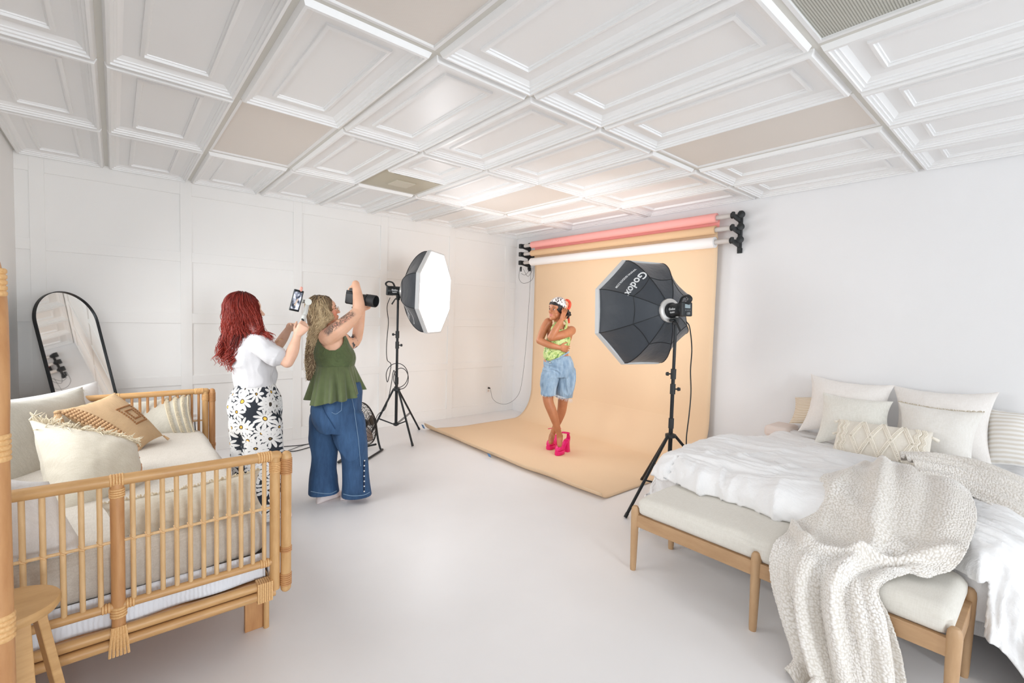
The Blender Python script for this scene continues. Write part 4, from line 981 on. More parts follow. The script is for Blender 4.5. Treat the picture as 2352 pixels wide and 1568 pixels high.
cord('extension_cord', [atz(730, 1020, .007), atz(700, 1030, .007), atz(672, 1036, .007), atz(640, 1033, .007), atz(590, 1030, .007), atz(545, 1012, .007), atz(520, 1001, .007), atz(495, 984, .007), (.25, OUTY-.1, .007), (.06, OUTY, .1), (.035, OUTY, .338)], .0045, 'black extension cord on the floor behind the daybed running to the wall outlet', n=90)
cord('thin_floor_cord', [atz(735, 1012, .006), atz(690, 1024, .006), atz(650, 1037, .006), atz(600, 1036, .006), atz(540, 1022, .006), atz(515, 1005, .006), atz(480, 1000, .006)], .003, 'thinner black cord beside the extension cord on the floor', n=70)
pts = [at(1576, 738, 3.64), at(1584, 752, 3.63), at(1589, 800, 3.62), at(1586, 850, 3.62), at(1587, 900, 3.62), at(1583, 950, 3.6), at(1577, 1000, 3.6), at(1575, 1040, 3.6), at(1565, 1090, 3.62)]
pts += [V(pts[-1].x-.02, pts[-1].y, .12), V(bR.x+.02, bR.y-.05, .008), atz(1535, 1118, .008), atz(1519, 1128, .008), atz(1516, 1145, .008), atz(1530, 1160, .008)]
cord('lamp_cord', pts, .0046, 'black cord hanging from the right softbox lamp to the floor beside the bed', n=150)

# lettering on the right softbox: follows the panel between the two upper-left ribs
def panel_text(root, ring, ax, anchor_px, along_px, name, body, size, d0, d1):
    a = at(*anchor_px, d0); b = at(*along_px, d1); X = (b-a).normalized(); N = -ax*.75+(a-(ring+ax*.2)).normalized()*.65
    N = (N-X*N.dot(X)).normalized(); Y = N.cross(X); M = Matrix((X, Y, N)).transposed().to_4x4(); M.translation = (a+b)/2
    return text_mesh(body, size, M, .0012).build(name, m_whitew, root, smooth=False)

d8 = lambda root_ring, ax, side, k: None
def rib_dirs(axis, side, phase):
    ax = V(axis).normalized(); e1 = (V(side)-ax*V(side).dot(ax)).normalized(); e2 = ax.cross(e1); return [e1*math.cos(phase+k*math.pi/4)+e2*math.sin(phase+k*math.pi/4) for k in range(9)]
def gore_text(root, ring, ax, side, k, items):
    """printed lettering lying on panel k of the softbox; items = (name, text, size, radial distance, lift)"""
    shell = [c for c in children(root) if c.name.startswith('black_shell')][0]; d = rib_dirs(ax, side, math.radians(22.5)); bpy.context.view_layer.update()
    org = WORG[root.name]
    for nm, body, size, rad_, rot in items:
        mid = (d[k]+d[k+1]).normalized(); zz = float(np.interp(rad_, [.085, .19, .30, .40, .46], [0, .045, .11, .195, .285]))
        o_ = ring+ax*(zz-.25)+mid*rad_*.93; ok, hit, n, i = shell.ray_cast(o_-org, ax)
        if not ok: print('NOTEXT'); continue
        if n.dot(ax) > 0: n = -n
        X = ((d[k+1]-d[k]).normalized())*rot; X = (X-n*X.dot(n)).normalized(); Y = n.cross(X); M = Matrix((X, Y, n)).transposed().to_4x4(); M.translation = hit+org+n*.006
        tb = text_mesh(body, size, M, .0006); nv = []
        for q in tb.v:
            q = V(q); ok2, h2, n2, i2 = shell.ray_cast(q-ax*.25-org, ax); lift = (q-M.translation).dot(n)
            nv.append(tuple((h2+org)-ax*(.004+lift)) if ok2 and (h2+org-q).length < .15 else tuple(q))
        tb.v = nv; tb.build(nm, m_whitew, root, smooth=False)
def pxd(p, x, y):
    d = p-CAM_P; z = d.dot(CF); return math.hypot(1176+FPX*d.dot(CR)/z-x, 784-FPX*d.dot(CU)/z-y)
dR = rib_dirs(axR, V(-.3, -.9, 0), math.radians(22.5))
target = P0 = at(1434, 640, 3.95); sc_best = None
for k in range(8):
    m_ = ringR+axR*.2+(dR[k]+dR[k+1]).normalized()*.40; v_ = pxd(m_, 1434, 640)
    if sc_best is None or v_ < sc_best[0]: sc_best = (v_, k)
kR = sc_best[1]; tR = (dR[kR+1]-dR[kR]); want = at(1420, 660, 3.95)-at(1445, 620, 3.95); sg = 1 if tR.dot(want) > 0 else -1
gore_text(rootR, ringR, axR, V(-.3, -.9, 0), kR, [('brand_lettering', 'Godox', .092, .33, sg), ('web_lettering', 'WWW.GODOX.COM', .025, .40, sg)])
dL_ = rib_dirs(axL, V(.3, -.9, 0), math.radians(22.5)); target = at(958, 722, 5.2); sc_best = None
for k in range(8):
    m_ = ringL+axL*.2+(dL_[k]+dL_[k+1]).normalized()*.40; v_ = pxd(m_, 952, 728)
    if sc_best is None or v_ < sc_best[0]: sc_best = (v_, k)
kL = sc_best[1]; tL = (dL_[kL+1]-dL_[kL]); want = at(964, 738, 5.2)-at(950, 705, 5.2); sg = 1 if tL.dot(want) > 0 else -1
gore_text(rootL, ringL, axL, V(.3, -.9, 0), kL, [('brand_lettering', 'Godox', .088, .335, sg), ('web_lettering', 'WWW.GODOX.COM', .024, .40, sg)])
# small marks on the lamp heads
def head_text(root, ring, ax, size=.026):
    M0 = frame(V(ring)-ax*.02, -ax, V(0, 0, 1)); ctr = M0@V(0, 0, .075); tc_ = (CAM_P-ctr); a_ = -ax; n = (tc_-a_*tc_.dot(a_)).normalized(); n = (n+V(0, 0, .0)).normalized(); X = a_ if a_.dot(CR) > 0 else -a_; Y = n.cross(X)
    if Y.z < 0: X = -X; Y = -Y
    for body, sz, dy in (('Godox', size, .010), ('SL60W', size*.7, -.016)):
        a_y = dy/.052; nn_ = (n*math.cos(a_y)+Y*math.sin(a_y)); YY = nn_.cross(X); M = Matrix((X, YY, nn_)).transposed().to_4x4(); M.translation = ctr+nn_*.0535
        text_mesh(body, sz, M, .0004).build('head_lettering', m_whitew, root, smooth=False)
head_text(rootR, ringR, axR); head_text(rootL, ringL, axL)
# ------------------------------------------------------------------ people
def fuse(mb, voxel=.0045, it=4, fac=.5, fn=None):
    """merge overlapping closed shells into one continuous surface; returns an MB"""
    me = bpy.data.meshes.new('tmp'); me.from_pydata([tuple(v) for v in mb.v], [], mb.f)
    bm = bmesh.new(); bm.from_mesh(me); bmesh.ops.recalc_face_normals(bm, faces=bm.faces); bm.to_mesh(me); bm.free()
    o = bpy.data.objects.new('tmp', me); COL.objects.link(o)
    r = o.modifiers.new('r', 'REMESH'); r.mode = 'VOXEL'; r.voxel_size = voxel; r.adaptivity = 0
    if it: q = o.modifiers.new('s', 'SMOOTH'); q.factor = fac; q.iterations = it
    dg = bpy.context.evaluated_depsgraph_get(); m2 = bpy.data.meshes.new_from_object(o.evaluated_get(dg))
    n = len(m2.vertices); co = np.zeros(n*3); m2.vertices.foreach_get('co', co); co = co.reshape(-1, 3)
    nr = np.zeros(n*3); m2.vertices.foreach_get('normal', nr); nr = nr.reshape(-1, 3)
    if fn is not None: co = co+nr*fn(co, nr)[:, None]
    out = MB(); out.v = co.tolist(); out.f = [tuple(p.vertices) for p in m2.polygons]
    bpy.data.objects.remove(o); bpy.data.meshes.remove(me); bpy.data.meshes.remove(m2); return out
def ring(c, a, b, n=24, p=2.3):
    c, a, b = V(c), V(a), V(b); out = []
    for k in range(n):
        t = 2*math.pi*k/n; ct, st = math.cos(t), math.sin(t); out.append(c+a*(abs(ct)**(2/p)*(1 if ct >= 0 else -1))+b*(abs(st)**(2/p)*(1 if st >= 0 else -1)))
    return out
def limb(mb, pts, rs, n=6, seg=16, **k):
    q = spline([list(V(p))+[r] for p, r in zip(pts, rs)], (len(pts)-1)*n+1); mb.tube(q[:, :3].tolist(), q[:, 3].tolist(), seg, round_ends=True, **k)
def torso(mb, rows, side, front, n=5):
    """rows: (centre, half width, half depth)"""
    q = spline([list(V(c))+[w, d] for c, w, d in rows], (len(rows)-1)*n+1); mb.loft([ring(r[:3], side*r[3], front*r[4]) for r in q])
def head(mb, c, F, U, s=1., nose=1.):
    F = V(F).normalized(); U = (V(U)-F*V(U).dot(F)).normalized(); R = F.cross(U)
    M = Matrix((R, F, U)).transposed().to_4x4() @ Matrix.Scale(s, 4); M.translation = V(c)
    e = lambda p, r: mb.ball(p, r, M, 16, 10)
    e((0, -.012, .03), (.074, .093, .088)); e((0, .035, -.03), (.056, .052, .075)); e((0, .055, -.078), (.036, .035, .032)); e((0, .077, -.096), (.018, .014, .014))
    e((0, .05, .035), (.062, .044, .05)); e((0, .071, .03), (.05, .016, .012))
    for q in (-1, 1):
        e((q*.033, .056, -.020), (.026, .024, .026)); e((q*.03, .072, .004), (.014, .012, .010)); e((q*.075, -.008, -.004), (.009, .02, .032)); e((q*.038, .022, -.048), (.022, .045, .034))
    mb.tube([M@V(0, .082, .018), M@V(0, .098*nose, -.008), M@V(0, .106*nose, -.024)], [.007*s, .0085*s, .0115*s], 10, round_ends=True)
    for q in (-1, 1): e((q*.0125, .092, -.029), (.008, .010, .007))
    e((0, .088, -.052), (.023, .010, .0065)); e((0, .087, -.0625), (.020, .010, .0075))
    return M
def hand(mb, w, D, N, side, s=1., curl=(.3, .3, .35, .4), thumb=(.5, .3), spread=.1, base=.0):
    """w wrist, D direction, N palm normal (towards palm side), side=+1 thumb on D x N side"""
    D = V(D).normalized(); N = (V(N)-D*V(N).dot(D)).normalized(); X = D.cross(N)*side; w = V(w)
    mb.loft([ring(w+D*t*s, X*a*s, N*b*s, 16) for t, a, b in ((-.012, .024, .02), (.01, .026, .019), (.04, .036, .017), (.07, .042, .015), (.088, .040, .012), (.094, .034, .008))])
    L = ((.043, .027, .021), (.047, .031, .022), (.043, .029, .021), (.034, .021, .018))
    for k in range(4):
        off = (.031-.0205*k); p = w+D*(.084-.003*abs(k-1.2))*s+X*off*s; a = base; d = D; pts = [p-D*.012*s, p]; rs = [.0092*s, .0090*s]
        lat = X*(spread*(1.3-k)*.5)
        for j in range(3):
            a += curl[k]*(1.1, 1.1, .7)[j]; dd = (D*math.cos(a)+N*math.sin(a)+lat).normalized(); p = p+dd*L[k][j]*s*.93; pts.append(p); rs.append((.0083, .0075, .0063)[j]*s)
        if k == 3: rs = [r*.88 for r in rs]
        mb.tube(pts, rs, 10, round_ends=True)
    p = w+D*.022*s+X*.026*s; d1 = (D*.62+X*.75+N*thumb[0]).normalized(); d2 = (D*.85+X*(.35)+N*(thumb[0]+thumb[1])).normalized()
    mb.tube([w+D*.01*s+X*.012*s, p, p+d1*.038*s, p+d1*.038*s+d2*.03*s, p+d1*.038*s+d2*.055*s], [.014*s, .0145*s, .0105*s, .0095*s, .0078*s], 10, round_ends=True)
def hair(name, guides, n, spread, amp, wl, r, m, parent, seed=0, steps=34, taper=.5, seg=5, tipspread=1.6, lock=None):
    rnd = random.Random(seed); GS = [spline([list(V(p)) for p in g], steps) for g in guides]; mb = MB(); at_ = []
    for k in range(n):
        gi = rnd.uniform(0, len(GS)-1.001); i = int(gi); f = gi-i; C = GS[i]*(1-f)+GS[i+1]*f
        o = np.array([rnd.gauss(0, 1) for _ in range(3)])*spread; ph = rnd.uniform(0, 6.28); w = wl*rnd.uniform(.75, 1.3); A = amp*rnd.uniform(.5, 1.4); cut = rnd.uniform(.72, 1.0)
        t = np.linspace(0, cut, steps); idx = t*(steps-1); i0 = np.minimum(idx.astype(int), steps-2); fr = (idx-i0)[:, None]; P = C[i0]*(1-fr)+C[i0+1]*fr
        L = np.concatenate([[0], np.cumsum(np.linalg.norm(np.diff(P, axis=0), axis=1))]); T = np.gradient(P, axis=0); T /= np.linalg.norm(T, axis=1, keepdims=True)+1e-9
        up = np.array([.3, .2, 1.]); X = np.cross(T, np.array([.5, .6, .1])); X /= np.linalg.norm(X, axis=1, keepdims=True)+1e-9; Y = np.cross(T, X)
        g = (np.clip(L/.28, .12, 1)**1.3)[:, None]*A*1.15; P = P+o*(.35+t[:, None]*tipspread)+X*g*np.cos(L/w*6.28+ph)[:, None]+Y*g*.7*np.sin(L/w*6.28+ph)[:, None]
        rr = r*rnd.uniform(.7, 1.3)*(1-taper*t**2); n0 = len(mb.v); mb.tube(P.tolist(), rr.tolist(), seg, flat=.6); nn_ = (len(mb.v)-n0)//seg
        c = rnd.random()
        for q in range(nn_): at_ += [(float(t[min(q, steps-1)]), c, 0)]*seg
    return mb.build(name, m, parent, angle=180, attrs={'ht': at_})
def skinmat(name, c, c2, rough=.5):
    m = bpy.data.materials.new(name); m.use_nodes = True; t = NT(m)
    a = t.new('ShaderNodeAttribute', attribute_name='tint'); n = t.noise(t.coord(), 14, 3)
    base = t.ramp(n, [(.3, c), (.7, c2)]); sep = t.new('ShaderNodeSeparateXYZ'); t.link(a.outputs['Vector'], sep.inputs[0])
    t.link(t.mix(sep.outputs[0], base, base), t.b.inputs['Base Color']); t.b.inputs['Roughness'].default_value = rough
    t.b.inputs['Subsurface Weight'].default_value = .12; t.b.inputs['Subsurface Radius'].default_value = (.9, .35, .2); t.b.inputs['Subsurface Scale'].default_value = .01
    m['base'] = 1; t.base = base; t.sep = sep; return m, t
def add_tint(t, sock, col, prev):
    return t.mix(sock, prev, lin(col))
def fold(scale, amp, stretch=(1, 1, 1), ridge=True):
    def f(co, nr):
        p = co*np.array(stretch); w = vnoise(p*.6+3, scale)*.4; v = vnoise(p+w[:, None], scale)
        return amp*((1-2*np.abs(v)) if ridge else v)
    return f
def eyes(M, parent, s, iris=(60, 38, 26), lash=True):
    for q in (-1, 1):
        mb = MB(); mb.ball((q*.0295, .0755, .0035), (.0125, .0095, .0065), M, 12, 8); e = mb.build('eye', mat('eye_white', (232, 226, 222), .3), parent)
        mb = MB(); mb.ball((q*.0295-.002, .0835, .0035), (.0058, .0035, .0058), M, 10, 6); mb.build('iris', mat('iris_dark', iris, .2), e)
        mb = MB(); mb.tube([M@V(q*.043, .074, .005), M@V(q*.036, .0835, .0105), M@V(q*.028, .086, .0115), M@V(q*.018, .083, .007)], [.001, .002, .002, .001], 6); mb.build('eyelashes', mat('lash_black', (28, 22, 20), .7), parent)
def brows(M, parent, col):
    for q in (-1, 1):
        mb = MB(); mb.tube([M@V(q*.05, .072, .022), M@V(q*.038, .085, .0295), M@V(q*.026, .0905, .029), M@V(q*.014, .090, .025)], [.001, .0024, .003, .0022], 6, flat=.6); mb.build('eyebrow', mat('brow_dark', col, .8), parent)
UPZ = V(0, 0, 1)

# ---- the model on the backdrop
d0 = 5.08
feetc = atz(1277, 1030); R3 = thing('person', V(feetc.x, feetc.y, 0), 'person posing on the peach backdrop in green halter top, denim shorts and pink platform heels', 'person')
P = at; S3 = (RW*.95+FW*.10).normalized(); F3 = V(0, 0, 1).cross(S3)*-1; 
if F3.dot(FW) > 0: F3 = -F3
Fd = (F3*.62-RW*.78).normalized()      # face turned towards image left
mb = MB()
hc = P(1279.5, 712, 5.03); M3 = head(mb, hc, Fd+V(0, 0, .03), UPZ+RW*.08, 1.02)
limb(mb, [hc-UPZ*.05, P(1283, 737, 5.06), P(1284, 752, 5.08)], [.05, .047, .055])
torso(mb, [(P(1285, 745, 5.10), .07, .05), (P(1286, 755, 5.10), .14, .075), (P(1285, 775, 5.09), .135, .10), (P(1280, 795, 5.08), .118, .095), (P(1279, 812, 5.07), .122, .09), (P(1281, 835, 5.07), .155, .11), (P(1283, 862, 5.08), .165, .115)], S3, F3)
# her right arm (image left): shoulder, elbow, wrist across the waist
limb(mb, [P(1259, 740, 5.08), P(1250, 755, 5.06), P(1239.5, 782, 5.0)], [.049, .046, .038]); limb(mb, [P(1239.5, 782, 5.0), P(1262, 792, 4.93), P(1285, 798, 4.92)], [.039, .036, .025])
hand(mb, P(1285, 798, 4.92), P(1305, 802, 4.97)-P(1285, 798, 4.92), FW, 1, .92, (.22, .24, .26, .3), (.1, .1), .07)
# her left arm (image right): elbow in front of the chest, hand at the face
limb(mb, [P(1312, 759, 5.10), P(1296, 768, 4.99), P(1266, 774.5, 4.90)], [.052, .048, .040]); limb(mb, [P(1266, 774.5, 4.90), P(1276, 757, 4.90), P(1289, 736, 4.93)], [.040, .038, .025])
hand(mb, P(1289, 736, 4.93), P(1300, 708, 4.965)-P(1289, 736, 4.93), (FW*.6-RW*.7), -1, .92, (.05, .06, .08, .12), (.05, .05), .14)
# legs, crossed at the shin; (hip, knee, ankle)
limb(mb, [P(1266, 852, 5.06), P(1262, 885, 5.03), P(1259, 918, 5.0), P(1270, 950, 5.0), P(1282.5, 990, 5.02), P(1285, 1004, 5.03)], [.085, .075, .056, .050, .031, .033])
limb(mb, [P(1299, 852, 5.10), P(1296, 885, 5.10), P(1293, 920, 5.12), P(1288, 950, 5.16), P(1271, 992, 5.19), P(1268, 1002, 5.19)], [.085, .075, .055, .049, .031, .033])
limb(mb, [P(1286, 1001, 5.05), P(1285.5, 1012, 5.01), P(1285, 1022, 4.98)], [.034, .032, .025]); limb(mb, [P(1268, 1000, 5.19), P(1266, 1008, 5.15), P(1265, 1015, 5.12)], [.034, .032, .025])
sk3, t3 = skinmat('deep_brown_skin', (176, 114, 78), (190, 126, 88), .45); b3 = fuse(mb, .0038, 5)
co = np.array(b3.v); Mi = M3.inverted(); loc = co@np.array(Mi)[:3, :3].T+np.array(Mi.translation)
lip = np.exp(-((loc[:, 0]/.024)**4))*np.exp(-(((loc[:, 2]+.0575)/.012)**4))*(loc[:, 1] > .078)
tint = np.stack([lip, 0*lip, 0*lip], -1)
t3.link(t3.mix(t3.sep.outputs[0], t3.base, lin((196, 120, 108))), t3.b.inputs['Base Color'])
b3.build('body', sk3, R3, angle=180, attrs={'tint': tint})
eyes(M3, R3, 1); brows(M3, R3, (30, 20, 16))
# hair, scarf
m_blackhair = mat('black_hair', (28, 22, 22), .6)
mb = MB(); mb.ball((0, -.016, .036), (.083, .098, .090), M3, 20, 14); mb.ball((-.0, .045, .052), (.064, .045, .046), M3, 16, 10)
for k in range(26):
    a = random.Random(k); mb.ball((-.06+a.uniform(-.025, .02), -.10+a.uniform(-.03, .03), -.02+a.uniform(-.05, .03)), .014, M3, 8, 6)
fuse(mb, .005, 2, fn=fold(60, .003)).build('hair', m_blackhair, R3, angle=180)
m_scarf = bpy.data.materials.new('printed_headscarf'); m_scarf.use_nodes = True; t = NT(m_scarf)
sp_ = t.new('ShaderNodeSeparateXYZ'); t.link(t.new('ShaderNodeAttribute', attribute_name='hl').outputs['Vector'], sp_.inputs[0])
nz = t.noise(t.coord(), 55, 3, .7); prn = t.ramp(nz, [(.50, (236, 232, 230)), (.56, (54, 46, 50))]); nz2 = t.noise(t.coord(), 40, 2); prn2 = t.ramp(nz2, [(.45, (226, 110, 60)), (.6, (238, 180, 150)), (.7, (180, 50, 40))])
t.link(t.mix(t.ramp(t.math('ADD', t.math('MULTIPLY', sp_.outputs[1], -8.), .1), [(.35, (0, 0, 0, 1)), (.6, (1, 1, 1, 1))]), prn, prn2), t.b.inputs['Base Color']); t.b.inputs['Roughness'].default_value = .55
mb = MB(); mb.ball((0, -.016, .045), (.088, .102, .092), M3, 24, 16)
f = fuse(mb, .003, 2, fn=fold(24, .003, (1, 1, .5))); co = np.array(f.v); loc = co@np.array(Mi)[:3, :3].T+np.array(Mi.translation)
keep = loc[:, 2] > (.036+.50*np.clip(loc[:, 1], -.2, .2))
f.f = [q for q in f.f if all(keep[i] for i in q)]; idx = sorted({i for q in f.f for i in q}); rm = {a: b for b, a in enumerate(idx)}; f.v = [f.v[i] for i in idx]; f.f = [tuple(rm[i] for i in q) for q in f.f]
sc = f.build('headscarf', m_scarf, R3, angle=180, solid=.002, attrs={'hl': loc[idx]})
mb = MB()
mb.tube(spline([list(p) for p in (P(1299, 688, 5.12), P(1305, 690, 5.12), P(1309, 697, 5.12), P(1307, 707, 5.12), P(1303, 712, 5.12))], 14).tolist(), [.006+.010*math.sin(.2+2.4*q/13) for q in range(14)], 8, flat=.7)
mb.tube(spline([list(p) for p in (P(1303, 716, 5.12), P(1305.5, 728, 5.12), P(1307, 742, 5.12))], 12).tolist(), [.006+.009*math.sin(.3+2.0*q/11) for q in range(12)], 8, flat=.4)
mb.build('scarf_tail', mat('scarf_orange', (206, 70, 40), .6, var=.5, vscale=25), sc)
# halter top
m_green = bpy.data.materials.new('lime_paisley_satin'); m_green.use_nodes = True; t = NT(m_green); vo = t.new('ShaderNodeTexVoronoi', feature='DISTANCE_TO_EDGE'); vo.inputs['Scale'].default_value = 17; t.link(t.coord((1, 1, .8)), vo.inputs['Vector'])
nn2 = t.noise(t.coord(), 26, 4, .7); msk = t.ramp(nn2, [(.52, (0, 0, 0, 1)), (.56, (1, 1, 1, 1))]); t.link(t.mix(msk, lin((188, 203, 132)), t.ramp(vo.outputs[0], [(.0, (70, 120, 60)), (.25, (150, 178, 92))])), t.b.inputs['Base Color']); t.b.inputs['Roughness'].default_value = .45
mb = MB()
torso(mb, [(P(1286, 757, 5.05), .045, .05), (P(1285, 765, 5.06), .085, .085), (P(1283, 778, 5.06), .125, .112), (P(1279, 795, 5.05), .124, .110), (P(1273, 810, 5.04), .112, .108), (P(1267, 821, 5.03), .08, .10), (P(1261, 827, 4.99), .03, .04)], S3, F3)
limb(mb, [P(1268, 772, 5.0), P(1271, 755, 4.99), P(1277, 742, 5.02), P(1283, 736, 5.08)], [.035, .028, .018, .014], flat=.5, ref=UPZ); limb(mb, [P(1292, 775, 5.0), P(1299, 755, 5.03), P(1301, 740, 5.07), P(1292, 733, 5.12)], [.035, .024, .016, .014], flat=.5, ref=UPZ)
fuse(mb, .0045, 3, fn=fold(14, .006)).build('halter_top', m_green, R3, angle=180)
# denim shorts
def denim(name, c1, c2, fade=None):
    m = bpy.data.materials.new(name); m.use_nodes = True; t = NT(m); n = t.noise(t.coord((1, 1, .25)), 26, 5, .65); n2 = t.noise(t.coord(), 5, 3)
    t.link(t.ramp(t.math('ADD', t.math('MULTIPLY', n, .6), t.math('MULTIPLY', n2, .4)), [(.35, c1), (.65, c2)]), t.b.inputs['Base Color']); t.b.inputs['Roughness'].default_value = .8; t.bump(t.noise(t.coord((1, 1, .4)), 300, 2), .001, .5); return m
m_pale = denim('pale_blue_denim', (98, 126, 152), (162, 182, 199)); mb = MB()
torso(mb, [(P(1282, 817, 5.07), .128, .100), (P(1283, 832, 5.07), .158, .118), (P(1284, 852, 5.08), .176, .128), (P(1284, 864, 5.08), .174, .120)], S3, F3)
torso(mb, [(P(1268, 845, 5.06), .095, .105), (P(1263, 868, 5.05), .092, .110), (P(1260, 885, 5.03), .084, .105), (P(1259, 906, 5.01), .076, .090)], S3, F3); torso(mb, [(P(1299, 845, 5.09), .095, .105), (P(1301, 865, 5.09), .096, .112), (P(1299, 885, 5.09), .092, .108), (P(1295, 912, 5.10), .088, .098)], S3, F3)
sh = fuse(mb, .005, 3, fn=fold(9, .008, (1, 1, .7))).build('denim_shorts', m_pale, R3, angle=180)
fringe([P(1245, 906, 4.95), P(1259, 907, 4.92), P(1275, 906, 4.95)], V(0, 0, -1), .02, .0015, 40, mat('white_thread', (225, 228, 232), .9), sh, 'frayed_hem', seed=2); fringe([P(1276, 906, 4.98), P(1295, 912, 4.99), P(1314, 917, 5.08)], V(0, 0, -1), .03, .0015, 50, mat('white_thread', 0), sh, 'frayed_hem', seed=3)
mb = MB(); mb.tube([P(1254.5, 829, 4.97), P(1283, 822, 4.95), P(1307, 808, 5.02)], .009, 8, flat=.6); mb.build('waistband', m_pale, sh); MB().ball(P(1263, 832, 4.955), .009, seg=10).build('button', m_chrome, sh)
MB().tube([P(1299, 838, 4.96), P(1304, 836, 4.97)], .006, 8, flat=.6).build('rip', mat('white_thread', 0), sh)
# platform heels
m_pink = mat('hot_pink_satin', (236, 22, 120), .35)
def shoe(c, fd, lab):
    """c = sole centre of the toe on the floor, fd = toe direction"""
    c = V(c.x, c.y, .008); f = V(fd.x, fd.y, 0).normalized(); s = f.cross(UPZ); mb = MB()
    def sec(t, z0, z1, w): return [(c+f*t+s*a*w+UPZ*(z0 if b < 0 else z1)) for a, b in ((1, -1), (1, 1), (-1, 1), (-1, -1))]
    mb.loft([ring(c+f*t+UPZ*(.0225), s*w, UPZ*.0225, 16, 5) for t, w in ((.062, .012), (.05, .03), (.025, .040), (-.02, .041), (-.05, .036), (-.055, .02))]); o = mb.build('platform_heel', m_pink, R3)
    mb = MB(); mb.loft([ring(c+f*t+UPZ*(.040+h), s*w, UPZ*h, 18, 2.4) for t, w, h in ((.062, .010, .008), (.052, .027, .020), (.03, .037, .030), (.005, .0405, .036), (-.012, .041, .038))]); mb.build('toe_cap', m_pink, o)
    mb = MB(); mb.loft([ring(c+f*t+UPZ*z, s*w, UPZ*.008+f*.002, 12, 4) for t, z, w in ((-.03, .045, .036), (-.06, .065, .030), (-.10, .105, .027), (-.13, .128, .028), (-.165, .135, .028))]); mb.build('insole', m_pink, o)
    mb = MB(); mb.loft([ring(c+f*t+UPZ*z, s*w, f*l, 16, 5) for z, t, w, l in ((0, -.158, .029, .030), (.05, -.150, .027, .027), (.10, -.148, .026, .026), (.132, -.145, .028, .030))]); mb.build('block_heel', m_pink, o)
    mb = MB(); 
    for k, (t, z) in enumerate(((-.165, .13), (-.172, .165), (-.160, .205))): pass
    mb.loft([[c+f*t+s*w*a+UPZ*z for a in (-1, 1)]+[c+f*(t-.004)+s*w*a+UPZ*z for a in (1, -1)] for t, z, w in ((-.168, .125, .026), (-.176, .16, .022), (-.166, .2, .014), (-.158, .215, .012))]); mb.build('heel_counter', m_pink, o)
    an = c-f*.118+UPZ*.215; MB().tube([an+(f*math.cos(a)+s*math.sin(a))*.044+UPZ*.006*math.cos(a) for a in [2*math.pi*k/24 for k in range(24)]], .0052, 8, closed=True, flat=.5).build('ankle_strap', m_pink, o)
    q = an-RW*.035-FW*.02; MB().tube([q, q-RW*.035+UPZ*.0, q-RW*.07-UPZ*.008], .004, 6, flat=.5).build('strap_end', m_pink, o)
shoe(atz(1285, 1041, .02), (-FW*.72-RW*.55), 'a'); shoe(atz(1265, 1028, .02), (-FW*.7-RW*.55), 'b')
# ---- the person with long blonde curls taking the photo
Fb = (RW*.88+FW*.47).normalized(); Sb = Fb.cross(UPZ)                      # facing, and her right hand side (towards the camera)
R2 = thing('person', V(2.07, -3.46, 0), 'person with long blonde curls and tattooed arm in green top and jeans, raising a camera', 'person')
mb = MB()
hc = P(745, 715, 3.60); Mh = head(mb, hc, Fb*1.0+UPZ*.22+Sb*-.05, UPZ-Fb*.22, .98)
limb(mb, [hc-UPZ*.05-Fb*.02, P(750, 745, 3.62), P(754, 765, 3.63)], [.052, .05, .06])
torso(mb, [(P(758, 755, 3.64), .08, .06), (P(760, 768, 3.64), .165, .085), (P(763, 792, 3.63), .165, .115), (P(768, 818, 3.62), .155, .135), (P(770, 845, 3.61), .140, .125), (P(777, 880, 3.61), .14, .115), (P(774, 920, 3.61), .155, .14), (P(772, 955, 3.61), .155, .14)], Sb, Fb)
limb(mb, [P(754, 774, 3.50), P(778, 756, 3.50), P(803, 735, 3.55), P(822, 715, 3.60)], [.070, .064, .054, .044])      # right upper arm
limb(mb, [P(822, 716, 3.60), P(824, 697, 3.615), P(820, 668, 3.65), P(817, 652, 3.67)], [.044, .045, .034, .029])
hand(mb, P(817, 653, 3.67), FW*.35-RW*.35-UPZ*.55, -UPZ*.8-FW*.3-RW*.2, -1, .96, (.55, .6, .65, .7), (.2, .2), .15)
limb(mb, [P(779, 775, 3.74), P(798, 787, 3.82), P(812, 786, 3.86), P(820, 776, 3.87)], [.062, .056, .048, .042])        # left arm
limb(mb, [P(820, 776, 3.87), P(824, 750, 3.84), P(829, 722, 3.80), P(831, 710, 3.77)], [.042, .043, .033, .028])
hand(mb, P(831, 712, 3.77), UPZ*.75+RW*.30-FW*.15, -FW*.7+RW*.1+UPZ*.3, 1, .96, (.35, .35, .4, .45), (.2, .2), .12)
fLx, fRx = atz(752, 1146), atz(812, 1148)
limb(mb, [P(750, 955, 3.66), P(748, 1040, 3.64), P(748, 1100, 3.62), P(751, 1128, 3.61)], [.10, .07, .05, .034]); limb(mb, [P(795, 955, 3.58), P(805, 1040, 3.60), P(814, 1100, 3.63), P(814, 1128, 3.64)], [.10, .07, .05, .034])
bb = fuse(mb, .0045, 3); sk2, t2 = skinmat('fair_skin_tanned', (222, 172, 142), (230, 184, 156), .5)
co = np.array(bb.v)
def seg_coord(co, a, b):
    a, b = np.array(a), np.array(b); d = b-a; L = np.linalg.norm(d); d /= L; t = (co-a)@d; return t/L, np.linalg.norm(co-a-np.outer(t, d), axis=1)
ta, ra = seg_coord(co, P(750, 772, 3.50), P(822, 715, 3.60)); camside = (co-np.array(P(785, 745, 3.55)))@np.array(-FW)
